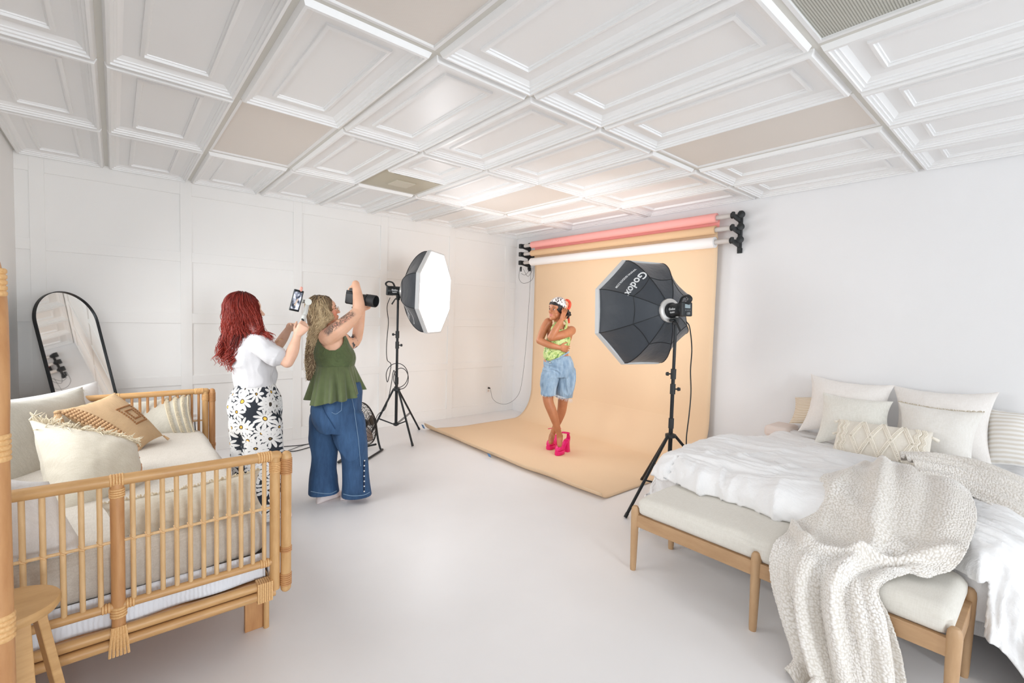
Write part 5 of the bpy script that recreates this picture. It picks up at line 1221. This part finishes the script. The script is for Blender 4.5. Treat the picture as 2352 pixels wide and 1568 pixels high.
mask = sm(ta, -.05, .06)*sm(-ta, -.96, -.80)*(ra < .15)*sm(camside, -.015, .02)*sm(((co-np.array(P(750, 772, 3.50)))-np.outer(ta, np.array(P(822, 715, 3.60)-P(750, 772, 3.50))))@np.array(UPZ*.75-RW*.62), -.030, -.012); sweep = (co-np.array(P(785, 745, 3.55)))@np.array(UPZ)
ta2, ra2 = seg_coord(co, P(798, 787, 3.82), P(820, 776, 3.87)); mask2 = (ra2 < .08)*sm(ta2, .1, .25)*sm(-ta2, -.9, -.6)
cheek = np.exp(-(np.linalg.norm(co-np.array(Mh@V(-.045, .055, -.03)), axis=1)/.035)**2)+np.exp(-(np.linalg.norm(co-np.array(Mh@V(.045, .055, -.03)), axis=1)/.04)**2)
tc = np.stack([np.clip(mask+.0*mask2, 0, 1), np.clip(cheek, 0, 1), mask2], -1)
vo = t2.new('ShaderNodeTexVoronoi', feature='DISTANCE_TO_EDGE'); vo.inputs['Scale'].default_value = 30; wn = t2.new('ShaderNodeTexVoronoi'); wn.inputs['Scale'].default_value = 15; dn = t2.new('ShaderNodeTexNoise'); dn.inputs['Scale'].default_value = 26; t2.link(t2.coord(), dn.inputs['Vector']); ds = t2.new('ShaderNodeVectorMath', operation='SCALE'); t2.link(dn.outputs['Color'], ds.inputs[0]); ds.inputs['Scale'].default_value = .05; da = t2.new('ShaderNodeVectorMath', operation='ADD'); t2.link(t2.coord(), da.inputs[0]); t2.link(ds.outputs[0], da.inputs[1]); t2.link(da.outputs[0], wn.inputs['Vector']); t2.link(da.outputs[0], vo.inputs['Vector'])
rings_ = t2.math('SINE', t2.math('MULTIPLY', wn.outputs['Distance'], 42.)); petal = t2.ramp(t2.math('ADD', rings_, t2.math('MULTIPLY', t2.noise(t2.coord(), 60, 3), 1.2)), [(.25, (0, 0, 0, 1)), (.62, (1, 1, 1, 1))])
tat = t2.mix(petal, lin((74, 62, 60)), t2.ramp(wn.outputs['Distance'], [(.15, (206, 132, 114)), (.5, (176, 136, 118)), (.75, (96, 88, 84))]))
nz = t2.noise(t2.coord(), 28, 3); edge = t2.math('MULTIPLY', t2.sep.outputs[0], t2.math('GREATER_THAN', nz, .40))
c_ = t2.mix(t2.math('MULTIPLY', edge, .82), t2.base, tat); c_ = t2.mix(t2.math('MULTIPLY', t2.sep.outputs[1], .55), c_, lin((226, 110, 82))); c_ = t2.mix(t2.math('MULTIPLY', t2.sep.outputs[2], t2.math('GREATER_THAN', nz, .5)), c_, lin((70, 66, 70)))
t2.link(c_, t2.b.inputs['Base Color'])
bb.build('body', sk2, R2, angle=180, attrs={'tint': tc}); eyes(Mh, R2, 1); brows(Mh, R2, (120, 88, 60))
# glasses
mb = MB()
for q in (-1, 1):
    mb.tube([Mh@V(q*.032+.021*math.cos(a), .103, .002+.019*math.sin(a)) for a in [2*math.pi*k/20 for k in range(20)]], .0013, 5, closed=True); mb.tube([Mh@V(q*.053, .101, .006), Mh@V(q*.072, .05, .008), Mh@V(q*.077, -.01, .004)], .0013, 5)
mb.tube([Mh@V(-.012, .104, .006), Mh@V(0, .106, .009), Mh@V(.012, .104, .006)], .0013, 5)
mb.build('glasses', mat('glasses_gold', (200, 160, 110), .25, .8), R2)
# top
m_olive = mat('olive_jersey', (80, 93, 56), .85, var=.12, vscale=20, bump=.0015, bscale=260, sheen=.2); m_olive2 = mat('olive_chiffon', (86, 98, 60), .8, var=.12, vscale=14, sheen=.3)
mb = MB(); torso(mb, [(P(758, 755, 3.64), .07, .062), (P(759, 760, 3.64), .12, .075), (P(760, 768, 3.64), .174, .098), (P(763, 792, 3.63), .176, .128), (P(766, 806, 3.625), .172, .146), (P(769, 820, 3.615), .166, .150), (P(770, 838, 3.61), .150, .136)], Sb, Fb)
f = fuse(mb, .0045, 3, fn=fold(16, .003)); A = np.array(f.v); keep = np.ones(len(A), bool)
for cc, rr in ((P(762, 771, 3.49), (.088, .105)), (P(777, 772, 3.78), (.085, .10))):
    dlt = A-np.array(cc); keep &= ~(((dlt@np.array(Fb)/rr[0])**2+(dlt[:, 2]/rr[1])**2 < 1)&(np.abs(dlt@np.array(Sb)) < .13))
keep &= ~((A[:, 2] > P(759, 770, 3.64).z)&(((A-np.array(P(759, 770, 3.64)))@np.array(Fb)) > -.02))
keep &= A[:, 2] < P(759, 758, 3.64).z
f.f = [q for q in f.f if all(keep[i] for i in q)]; idx = sorted({i for q in f.f for i in q}); rm = {a: b for b, a in enumerate(idx)}; f.v = [f.v[i] for i in idx]; f.f = [tuple(rm[i] for i in q) for q in f.f]
tp = f.build('tank_top', m_olive, R2, angle=180, solid=.004)
nt, nz_ = 150, 36; G = np.zeros((nz_, nt, 3)); top_c, bot = V(P(770, 835, 3.61)), V(P(771, 905, 3.60))
for i in range(nz_):
    v = i/(nz_-1)
    for j in range(nt):
        a = 2*math.pi*j/nt; ruff = .028*v**1.3*math.sin(a*11+1.5*math.sin(a*3))+.012*v*math.sin(a*23+2); 
        w, d = .146+(.245-.146)*v**.8+ruff, .134+(.190-.134)*v**.9+ruff
        ln = 1.0+.20*math.cos(a+1.2)+.03*math.sin(a*5)
        c0 = top_c.lerp(bot, v*ln); G[i, j] = c0+Sb*w*math.cos(a-.0)*1.0+Fb*d*math.sin(a)
mb = MB(); G = np.concatenate([G, G[:, :1]], 1); mb.grid(G); mb.build('peplum', m_olive2, tp, angle=180, solid=.002)
# jeans
m_jean = denim('mid_blue_denim', (34, 64, 100), (58, 92, 132)); mb = MB()
torso(mb, [(P(787, 878, 3.61), .135, .12), (P(782, 895, 3.61), .160, .15), (P(774, 915, 3.61), .178, .170), (P(771, 940, 3.61), .190, .180), (P(772, 965, 3.61), .190, .170), (P(774, 985, 3.61), .17, .14)], Sb, Fb)
torso(mb, [(P(757, 935, 3.66), .075, .09), (P(753, 952, 3.665), .100, .130), (P(748, 990, 3.66), .098, .118), (P(745, 1045, 3.65), .086, .090), (P(743, 1095, 3.63), .092, .100), (P(744, 1131, 3.61), .100, .110)], Sb, Fb)
torso(mb, [(P(786, 935, 3.57), .08, .09), (P(793, 955, 3.565), .110, .135), (P(804, 1000, 3.58), .102, .116), (P(813, 1045, 3.60), .090, .094), (P(817, 1095, 3.62), .094, .100), (P(819, 1136, 3.63), .102, .110)], Sb, Fb)
def jf(co, nr):
    p = co*np.array((1, 1, .5)); w = vnoise(p, 4)*.5; a = (1-2*np.abs(vnoise(p+w[:, None]*.3, 7)))*.012; k = np.exp(-((co[:, 2]-.82)/.12)**2)+np.exp(-((co[:, 2]-.45)/.12)**2)*.8+.35; return a*k
jn = fuse(mb, .0055, 3, fn=jf).build('jeans', m_jean, R2, angle=180)
m_seam = mat('jean_stitch', (120, 148, 176), .8)
def surf(px, py, lo=3.2, off=.004):
    """first hit of the ray through the pixel with the jeans (for stitching)"""
    o_ = CAM_P-V(jn.matrix_world.translation) if False else CAM_P-WORG[jn.name]; r = (CF+CR*((px-1176)/FPX)+CU*((784-py)/FPX)).normalized()
    ok, hit, n, i = jn.ray_cast(o_, r); return (hit+WORG[jn.name]+n*off) if ok else None
def stitch(pts, r, name, m, par, n=40):
    q = [surf(*p) for p in spline([list(p) for p in pts], n)]; q = [p for p in q if p is not None]
    if len(q) > 3: MB().tube(q, r, 5).build(name, m, par)
bpy.context.view_layer.update()
stitch([(806, 905), (812, 935), (818, 975), (824, 1020), (828, 1070)], .002, 'side_seam', m_seam, jn)
stitch([(763, 907), (782, 905), (784, 942)], .002, 'pocket_stitching', m_seam, jn); stitch([(784, 942), (772, 950), (762, 947)], .002, 'pocket_stitching', m_seam, jn)
stitch([(738, 920), (746, 945), (758, 965), (770, 985)], .0025, 'rear_seam', mat('seam_dark_blue', (36, 66, 104), .9), jn)
stitch([(715, 1128), (735, 1132), (758, 1133), (772, 1127)], .003, 'hem_stitching', m_seam, jn); stitch([(790, 1134), (810, 1138), (835, 1136), (848, 1130)], .003, 'hem_stitching', m_seam, jn)
stitch([(780, 888), (800, 884), (822, 880)], .004, 'waistband', m_jean, jn)
stitch([(835.5, 1056), (835.3, 1100), (835.5, 1130)], .005, 'lace_slit', mat('slit_dark', (24, 34, 58), .9), jn)
for k in range(7):
    p = surf(835.3, 1057+k*11.8, off=.009)
    if p: MB().ball(p, .0055, seg=10, rings=6).build('stud', mat('stud_white', (240, 240, 240), .3, .3), jn)
p = surf(806, 899, off=.004)
if p: MB().ball(p, .005, seg=10).build('rivet', m_chrome, jn)
m_sock = mat('white_slipper', (238, 226, 224), .7)
for (c_, fd) in ((atz(757, 1146, 0), (Fb*.8-Sb*.5)), (atz(817, 1143, 0), Fb)):
    mb = MB(); f = V(fd.x, fd.y, 0).normalized(); s_ = f.cross(UPZ); b0 = V(c_.x, c_.y, 0)
    mb.loft([ring(b0+f*t+UPZ*h, s_*w, UPZ*h, 18, 2.4) for t, w, h in ((-.115, .012, .02), (-.10, .032, .038), (-.05, .036, .042), (.0, .038, .036), (.05, .043, .028), (.09, .040, .022), (.115, .022, .016), (.122, .006, .010))]); mb.build('slipper', m_sock, R2)
# hair
def hairmat(name, root, midc, tip, spec=.4):
    m = bpy.data.materials.new(name); m.use_nodes = True; t = NT(m); a = t.new('ShaderNodeAttribute', attribute_name='ht'); s_ = t.new('ShaderNodeSeparateXYZ'); t.link(a.outputs['Vector'], s_.inputs[0])
    f = t.math('ADD', s_.outputs[0], t.math('MULTIPLY', t.math('SUBTRACT', s_.outputs[1], .5), .55)); t.link(t.ramp(f, [(.0, root), (.28, midc), (.7, tip)]), t.b.inputs['Base Color']); t.b.inputs['Roughness'].default_value = spec; return m
m_bl = hairmat('blonde_curls', (72, 60, 50), (162, 136, 102), (212, 190, 152))
mb = MB(); mb.ball((0, -.02, .038), (.084, .100, .088), Mh, 20, 14); mb.ball((0, -.06, -.01), (.075, .062, .085), Mh, 16, 12)
co_ = [Mh@V(0, -.075, -.03), P(727, 760, 3.60), P(718, 800, 3.57), P(714, 840, 3.56), P(712, 865, 3.56)]; limb(mb, co_, [.07, .062, .055, .045, .03], flat=.8)
fuse(mb, .006, 2, fn=fold(30, .008, (1, 1, .3))).build('hair_underlayer', mat('hair_shadow', (112, 90, 66), .7), R2, angle=180)  # darker brown inner layer beneath the blonde strands
def cap(M, fr, th, r=(.086, .102, .092)): return M@V(r[0]*math.sin(th)*math.cos(fr), -.018+r[1]*math.sin(th)*math.sin(fr), .038+r[2]*math.cos(th))
tips = [P(703, 868, 3.54), P(709, 875, 3.54), P(716, 872, 3.54), P(724, 866, 3.54), P(730, 850, 3.54), P(733, 830, 3.53)]
guides = []
for k, a in enumerate((-2.9, -2.4, -2.0, -1.57, -1.1, -.7, -.3, .1)):      # angle round the head: -90 deg is the back of the head, 0 her right ear
    tp_ = tips[min(5, max(0, k-1))]; m1 = P(716+2.2*k, 745+k, 3.57-.01*k); m2 = P(709+3.0*k, 800, 3.545)
    guides.append([cap(Mh, a, .25), cap(Mh, a, .9), cap(Mh, a, 1.5), m1, m2, tp_])
hair('hair', guides, 620, .0085, .0085, .052, .0023, m_bl, R2, seed=4, steps=60, tipspread=1.2)
g2 = [[cap(Mh, a, .2), cap(Mh, a, .8), cap(Mh, a, 1.35), Mh@V(.088, -.02+.02*k, -.05), P(746-4*k, 748, 3.50), P(736-4*k, 778, 3.50)] for k, a in enumerate((.5, .25, 0, -.3))]
g2 += [[cap(Mh, a, .85), cap(Mh, a-.5, .62), cap(Mh, a-1.1, .8), cap(Mh, -.3, 1.35), P(741, 742, 3.51), P(736-k*2, 772, 3.50)] for k, a in enumerate((.8, 1.15, 1.5))]
hair('front_locks', g2, 300, .0065, .008, .05, .0023, m_bl, R2, seed=8, steps=44, tipspread=1.1)
# the camera she holds
c0, c1 = P(832, 686.5, 3.70), P(873, 693, 3.66); axc = (c1-c0).normalized(); Rc = thing('dslr_camera', P(812, 685, 3.68), 'black camera with a large zoom lens held up by the blonde person', 'camera'); m_cam = mat('camera_black', (28, 30, 33), .5); upc = (UPZ-axc*UPZ.dot(axc)).normalized(); sc_ = axc.cross(upc)
Mc = Matrix((axc, sc_, upc)).transposed().to_4x4(); Mc.translation = P(812, 684, 3.70)
mb = MB(); mb.box((0, 0, 0), (.06, .135, .095), Mc); mb.build('camera_body', m_cam, Rc, smooth=False, bevel=.008); mb = MB(); mb.box((-.005, 0, .062), (.055, .055, .035), Mc); mb.build('viewfinder_hump', m_cam, Rc, smooth=False, bevel=.008)
mb = MB(); mb.box((-.043, .0, .04), (.03, .045, .032), Mc); mb.build('eyecup', m_blkp, Rc, smooth=False, bevel=.005)
mb = MB(); mb.box((.01, .055, -.005), (.075, .03, .09), Mc); mb.build('hand_grip', m_cam, Rc, smooth=False, bevel=.01)
mb = MB(); Ml = frame(Mc@V(.03, 0, 0), axc, upc); mb.lathe([(.036, 0), (.038, .01), (.038, .055), (.041, .06), (.041, .10), (.0395, .103), (.0395, .108)], Ml, 32); ln_ = mb.build('lens_barrel', m_cam, Rc)
mb = MB(); mb.lathe([(.0465, .108), (.0475, .112), (.0475, .168), (.045, .172), (.043, .172), (.042, .12)], Ml, 32); mb.build('lens_hood', mat('hood_black', (34, 36, 39), .6), Rc)
mb = MB(); mb.lathe([(.0465, .0), (.0465, .012)], frame(Ml@V(0, 0, .088), axc, upc), 32); mb.build('zoom_ring', m_blkp, ln_)
mb = MB(); mb.tube([Mc@V(-.02, -.06, -.045), Mc@V(-.03, -.06, -.06), Mc@V(-.035, -.06, -.075)], .003, 6); mb.ball(Mc@V(-.036, -.06, -.08), .009); mb.build('strap_lug', m_blkp, Rc)

# ---- the red-haired person with the phone gimbal
Fr = (RW*.90+FW*.42).normalized(); Sr = Fr.cross(UPZ)
R1 = thing('person', V(2.0, -4.06, 0), 'person with wavy red hair in white T-shirt and daisy trousers filming with a phone gimbal', 'person'); mb = MB()
hc = P(566, 715, 3.28); Mr = head(mb, hc, Fr+UPZ*.05, UPZ, .98); limb(mb, [hc-UPZ*.05, P(569, 750, 3.29), P(571, 772, 3.30)], [.05, .047, .055])
torso(mb, [(P(574, 762, 3.30), .07, .05), (P(577, 775, 3.30), .15, .08), (P(582, 800, 3.30), .135, .095), (P(584, 835, 3.30), .115, .095), (P(588, 870, 3.30), .105, .095), (P(588, 900, 3.30), .12, .115), (P(587, 940, 3.30), .14, .125)], Sr, Fr)
limb(mb, [P(598, 792, 3.17), P(625, 813, 3.17), P(660, 830, 3.19)], [.052, .047, .038]); limb(mb, [P(660, 831, 3.19), P(672, 806, 3.21), P(680, 780, 3.24), P(682.5, 769, 3.25)], [.040, .040, .029, .026])
hand(mb, P(682, 771, 3.245), RW*.42+UPZ*.62, FW*.9-RW*.35, 1, .95, (.85, .9, .95, 1.0), (1.0, .3), .02)
limb(mb, [P(590, 790, 3.42), P(612, 806, 3.47), P(634, 800, 3.50)], [.048, .044, .036]); limb(mb, [P(634, 800, 3.50), P(648, 780, 3.48), P(662, 757, 3.42)], [.037, .036, .025])
hand(mb, P(662, 757, 3.42), P(686, 734, 3.33)-P(662, 757, 3.42), RW*.6-FW*.7-UPZ*.2, 1, .95, (.22, .25, .3, .35), (.2, .2), .04)
for x, d in ((575, 3.34), (601, 3.26)): limb(mb, [P(x, 935, d), P(x+3, 1040, d), P(x+6, 1140, d), P(x+8, 1180, d)], [.09, .065, .05, .04])
b1 = fuse(mb, .0045, 3); sk1, t1 = skinmat('fair_skin', (222, 176, 150), (230, 188, 164), .5); t1.link(t1.base, t1.b.inputs['Base Color'])
b1.build('body', sk1, R1, angle=180, attrs={'tint': [(0, 0, 0)]*len(b1.v)}); eyes(Mr, R1, 1)
MB().tube([P(643, 782, 3.445)+(RW*.6+UPZ*.75)*0+(FW*math.cos(a)+(RW*.8-UPZ*-.5)*math.sin(a))*.031 for a in [2*math.pi*k/20 for k in range(20)]], .0016, 5, closed=True).build('bracelet', mat('gold', (206, 170, 110), .3, .8), R1)
m_tee = mat('white_jersey', (206, 205, 208), .85, bump=.001, bscale=300); mb = MB()
torso(mb, [(P(575, 764, 3.30), .075, .06), (P(577, 772, 3.30), .145, .09), (P(580, 785, 3.30), .165, .115), (P(581, 805, 3.30), .167, .128), (P(583, 830, 3.30), .152, .132), (P(587, 855, 3.30), .138, .128), (P(588, 876, 3.30), .134, .124), (P(588, 884, 3.30), .130, .120)], Sr, Fr)
limb(mb, [P(588, 784, 3.22), P(599, 791, 3.165), P(617, 808, 3.165), P(633, 815, 3.17)], [.07, .072, .067, .061]); mb.tube([P(617, 808, 3.17), P(642, 820, 3.175)], [.062, .060], 18)
limb(mb, [P(590, 788, 3.40), P(603, 799, 3.45), P(612, 805, 3.47)], [.06, .055, .052])
def tf(co, nr):
    p = co*np.array((1, 1, 1.8)); k = np.exp(-((co[:, 2]-1.03)/.12)**2)+.3; return (1-2*np.abs(vnoise(p+vnoise(co, 5)[:, None]*.05, 8)))*.013*k+.006*vnoise(co, 6)
fuse(mb, .0045, 3, fn=tf).build('tshirt', m_tee, R1, angle=180)
# daisy trousers: petals drawn around scattered centres on the unrolled cloth
m_d = bpy.data.materials.new('daisy_print'); m_d.use_nodes = True; t = NT(m_d); uv = t.coord(attr='pat', scale=(1, 1, 1)); ws = t.new('ShaderNodeVectorMath', operation='ADD'); n_ = t.new('ShaderNodeTexNoise'); n_.inputs['Scale'].default_value = 14; t.link(uv, n_.inputs['Vector'])
sc2 = t.new('ShaderNodeVectorMath', operation='SCALE'); t.link(n_.outputs['Color'], sc2.inputs[0]); sc2.inputs['Scale'].default_value = .022; t.link(uv, ws.inputs[0]); t.link(sc2.outputs[0], ws.inputs[1])
def daisies(scale, npet, off):
    mp = t.new('ShaderNodeMapping'); mp.inputs['Location'].default_value = (off, off*.7, 0); t.link(ws.outputs[0], mp.inputs[0])
    v = t.new('ShaderNodeTexVoronoi', voronoi_dimensions='2D'); v.inputs['Scale'].default_value = scale; v.inputs['Randomness'].default_value = .75; t.link(mp.outputs[0], v.inputs['Vector'])
    sb = t.new('ShaderNodeVectorMath', operation='SUBTRACT'); sl = t.new('ShaderNodeVectorMath', operation='SCALE'); t.link(mp.outputs[0], sl.inputs[0]); sl.inputs['Scale'].default_value = 1.; t.link(sl.outputs[0], sb.inputs[0]); t.link(v.outputs['Position'], sb.inputs[1])
    xy = t.new('ShaderNodeSeparateXYZ'); t.link(sb.outputs[0], xy.inputs[0]); an = t.math('ARCTAN2', xy.outputs[1], xy.outputs[0]); ln = t.new('ShaderNodeVectorMath', operation='LENGTH'); t.link(sb.outputs[0], ln.inputs[0]); r = t.math('MULTIPLY', ln.outputs['Value'], scale)
    cs = t.math('ABSOLUTE', t.math('COSINE', t.math('MULTIPLY', an, npet/2.))); lim = t.math('ADD', .15, t.math('MULTIPLY', t.math('POWER', cs, .8), .40))
    pet = t.math('LESS_THAN', r, lim); cen = t.math('LESS_THAN', r, .105); rim = t.math('LESS_THAN', r, .135); return pet, cen, rim
p1, c1_, r1_ = daisies(7.6, 11, 0.); p2, c2_, r2_ = daisies(9.0, 9, 3.7); whi = t.math('MAXIMUM', p1, p2)
col = t.mix(whi, lin((30, 36, 46)), lin((214, 212, 210))); col = t.mix(r2_, col, lin((60, 50, 40))); col = t.mix(c2_, col, lin((214, 164, 62))); col = t.mix(p1, col, lin((216, 214, 212))); col = t.mix(r1_, col, lin((60, 50, 40))); col = t.mix(c1_, col, lin((226, 178, 70)))
t.link(col, t.b.inputs['Base Color']); t.b.inputs['Roughness'].default_value = .8
mb = MB(); torso(mb, [(P(588, 880, 3.30), .128, .118), (P(588, 888, 3.30), .135, .125), (P(588, 905, 3.30), .155, .146), (P(587, 930, 3.30), .170, .160), (P(588, 960, 3.30), .172, .158), (P(589, 985, 3.30), .165, .150)], Sr, Fr)
torso(mb, [(P(576, 945, 3.35), .07, .09), (P(573, 965, 3.36), .100, .125), (P(574, 1020, 3.37), .102, .115), (P(576, 1090, 3.38), .10, .11), (P(579, 1172, 3.40), .105, .11)], Sr, Fr)
torso(mb, [(P(598, 945, 3.24), .07, .09), (P(601, 965, 3.24), .102, .13), (P(603, 1020, 3.23), .106, .12), (P(606, 1090, 3.24), .105, .115), (P(607, 1185, 3.25), .11, .115)], Sr, Fr)
tr = fuse(mb, .0055, 3, fn=jf); A = np.array(tr.v); cx_, cy_ = A[:, 0].mean(), A[:, 1].mean(); dd = A[:, :2]-[cx_, cy_]; base_a = math.atan2(-FW.y, -FW.x); an = np.angle(np.exp(1j*(np.arctan2(dd[:, 1], dd[:, 0])-base_a)))
gat = (1-2*np.abs(vnoise(np.stack([an*14, 0*an, 0*an], -1))))*.006*sm(A[:, 2], .93, .99); A[:, :2] += (dd/np.linalg.norm(dd, axis=1)[:, None])*gat[:, None]; tr.v = A.tolist()
tr.build('daisy_trousers', m_d, R1, angle=180, attrs={'pat': np.stack([an*.17, A[:, 2], 0*an], -1)})
for px_, d_ in ((590, 3.42), (616, 3.27)):
    g_ = P(px_, 1180, d_); mb = MB(); b0 = V(g_.x, g_.y, 0)+Fr*.03; s_ = Fr.cross(UPZ); mb.loft([ring(b0+Fr*t_+UPZ*h, s_*w, UPZ*h, 18, 2.4) for t_, w, h in ((-.115, .012, .02), (-.10, .032, .038), (-.05, .036, .042), (.0, .038, .036), (.05, .043, .028), (.09, .040, .022), (.115, .022, .016), (.122, .006, .010))]); mb.build('sock', m_sock, R1)
m_rd = hairmat('copper_red_hair', (72, 15, 10), (122, 28, 18), (146, 44, 28), .5)
mb = MB(); mb.ball((0, -.02, .03), (.088, .106, .098), Mr, 20, 14); mb.ball((0, -.055, -.03), (.088, .080, .105), Mr, 20, 14)
limb(mb, [Mr@V(0, -.07, -.05), P(551, 760, 3.27), P(538, 790, 3.25), P(525, 815, 3.24)], [.09, .078, .05, .03], flat=.8); limb(mb, [Mr@V(.05, .02, -.03), P(590, 755, 3.19), P(602, 768, 3.16)], [.052, .042, .02])
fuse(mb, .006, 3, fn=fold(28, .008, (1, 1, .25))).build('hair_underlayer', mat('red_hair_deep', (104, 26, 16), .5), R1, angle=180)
tipr = [P(517, 820, 3.22), P(520, 832, 3.22), P(527, 834, 3.22), P(532, 826, 3.20), P(548, 800, 3.18), P(570, 792, 3.17), P(600, 776, 3.16), P(622, 774, 3.15)]
guides = []
for k, a in enumerate((-2.6, -2.1, -1.57, -1.1, -.7, -.35, .0, .35)):
    T_p = tipr[k]; e1 = cap(Mr, a, 1.45, (.096, .116, .104)); low = V(*(np.array(e1)*.45+np.array(T_p)*.55))+V(0, 0, -.01)-Fr*.012
    guides.append([cap(Mr, a, .15, (.09, .11, .10)), cap(Mr, a, .8, (.093, .114, .103)), e1, V(*(np.array(e1)*.72+np.array(T_p)*.28))-FW*.015, low, T_p])
hair('hair', guides, 800, .0075, .0065, .11, .0022, m_rd, R1, seed=14, steps=50, tipspread=1.2)
g5 = [[cap(Mr, a, .3, (.09, .11, .10)), cap(Mr, a, .9, (.094, .115, .104)), cap(Mr, a, 1.45, (.098, .116, .104)), P(598, 735+3*k, 3.18-.012*k), P(601-3*k, 758, 3.16-.01*k), P(604-5*k, 772, 3.15)] for k, a in enumerate((1.0, .75, .5, .25))]
hair('front_locks', g5, 260, .006, .005, .10, .0022, m_rd, R1, seed=19, steps=44, tipspread=1.1)
g2 = [[P(540+6*k, 770, 3.17), P(536+6*k, 790, 3.15), P(531+5*k, 812, 3.16), P(522+4*k, 832, 3.17), P(520+4*k, 842, 3.17)] for k in range(4)]
hair('curly_ends', g2, 120, .015, .017, .075, .0026, m_rd, R1, seed=15, steps=40, tipspread=1.5)
g3 = [[P(515+5*k, 755, 3.22), P(508+4*k, 780, 3.2), P(506+3*k, 805, 3.2), P(504+3*k, 830, 3.2)] for k in range(4)]
hair('curly_ends', g3, 110, .012, .017, .07, .0026, m_rd, R1, seed=16, steps=40, tipspread=1.5)
g4 = [[P(598, 745+6*k, 3.17), P(606, 762+4*k, 3.15), P(618, 768+3*k, 3.14), P(625+2*k, 780, 3.14)] for k in range(3)]
hair('curly_ends', g4, 60, .007, .010, .06, .0024, m_rd, R1, seed=17, steps=30, tipspread=1.5)
# gimbal and phone
Rg = thing('phone_gimbal', P(690, 740, 3.27), 'light grey handheld gimbal stabiliser gripped by the red-haired person', 'gimbal'); m_gim = mat('gimbal_grey', (196, 196, 192), .45)
MB().tube([P(685, 780, 3.30), P(690, 758, 3.30), P(694, 742, 3.29), P(698, 728, 3.28)], [.018, .020, .027, .021], 16, round_ends=True, flat=.8).build('handle', m_gim, Rg)
MB().tube([P(694, 733, 3.262), P(697, 735, 3.250)], .006, 12, round_ends=True).build('joystick', m_dark, Rg)
MB().tube(spline([list(p) for p in (P(697, 728, 3.28), P(702, 718, 3.29), P(704, 708, 3.30), P(707, 697, 3.31))], 16).tolist(), .0145, 12, round_ends=True, flat=.8).build('arm', m_gim, Rg)
MB().tube([P(708, 693, 3.28), P(708, 693, 3.34)], .023, 20, round_ends=False).build('motor', mat('gimbal_light', (206, 206, 200), .4), Rg)
MB().tube([P(708, 693, 3.30), P(700, 692, 3.30), P(694, 692, 3.30)], [.016, .012, .012], 14).build('arm', mat('gimbal_dark_grey', (130, 128, 124), .45), Rg)
MB().tube([P(694, 689, 3.29), P(688, 691, 3.275)], .017, 16).build('clamp', m_gim, Rg)
ph = P(681, 690, 3.24); up = (P(686.5, 664, 3.24)-P(674, 713, 3.24)).normalized(); Rp = thing('smartphone', ph, 'dark smartphone in the gimbal showing a picture of the shoot', 'phone')
wv_ = (RW*.52+FW*.74); wv_ = (wv_-up*wv_.dot(up)).normalized(); nm = wv_.cross(up); nm = nm if nm.dot(-FW) > 0 else -nm; Mp = Matrix((wv_, up, nm)).transposed().to_4x4(); Mp.translation = ph
MB().box((0, 0, 0), (.072, .150, .010), Mp).build('phone_body', m_blk, Rp, smooth=False, bevel=.004)
m_s = bpy.data.materials.new('phone_screen'); m_s.use_nodes = True; t = NT(m_s); v = t.coord((1, 1, .6), rot=(.3, .2, .5)); r_ = t.ramp(t.noise(v, 38, 2), [(.38, (40, 50, 66)), (.5, (150, 156, 172)), (.6, (222, 226, 236))]); t.link(r_, t.b.inputs['Base Color']); t.link(r_, t.b.inputs['Emission Color']); t.b.inputs['Emission Strength'].default_value = .35; t.b.inputs['Roughness'].default_value = .2
MB().box((-.003, 0, .0055), (.058, .122, .002), Mp).build('screen', m_s, Rp, smooth=False)
for nm_, cc, sx, sy, x, y in (('figure_on_screen', (226, 206, 190), .012, .05, .0, -.012), ('figure_on_screen', (60, 70, 90), .012, .02, .0, .03)): MB().box((x, y, .0068), (sx, sy, .0006), Mp@Matrix.Rotation(-.25, 4, 'Z')).build(nm_, mat('screen_%d' % cc[0], cc, .3), Rp, smooth=False)
MB().tube([Mp@V(.012, .076, 0), Mp@V(.012, .092, 0)], [.010, .0095], 12, round_ends=True).build('finger_grip', mat('pink_grip', (232, 164, 150), .5), Rp)
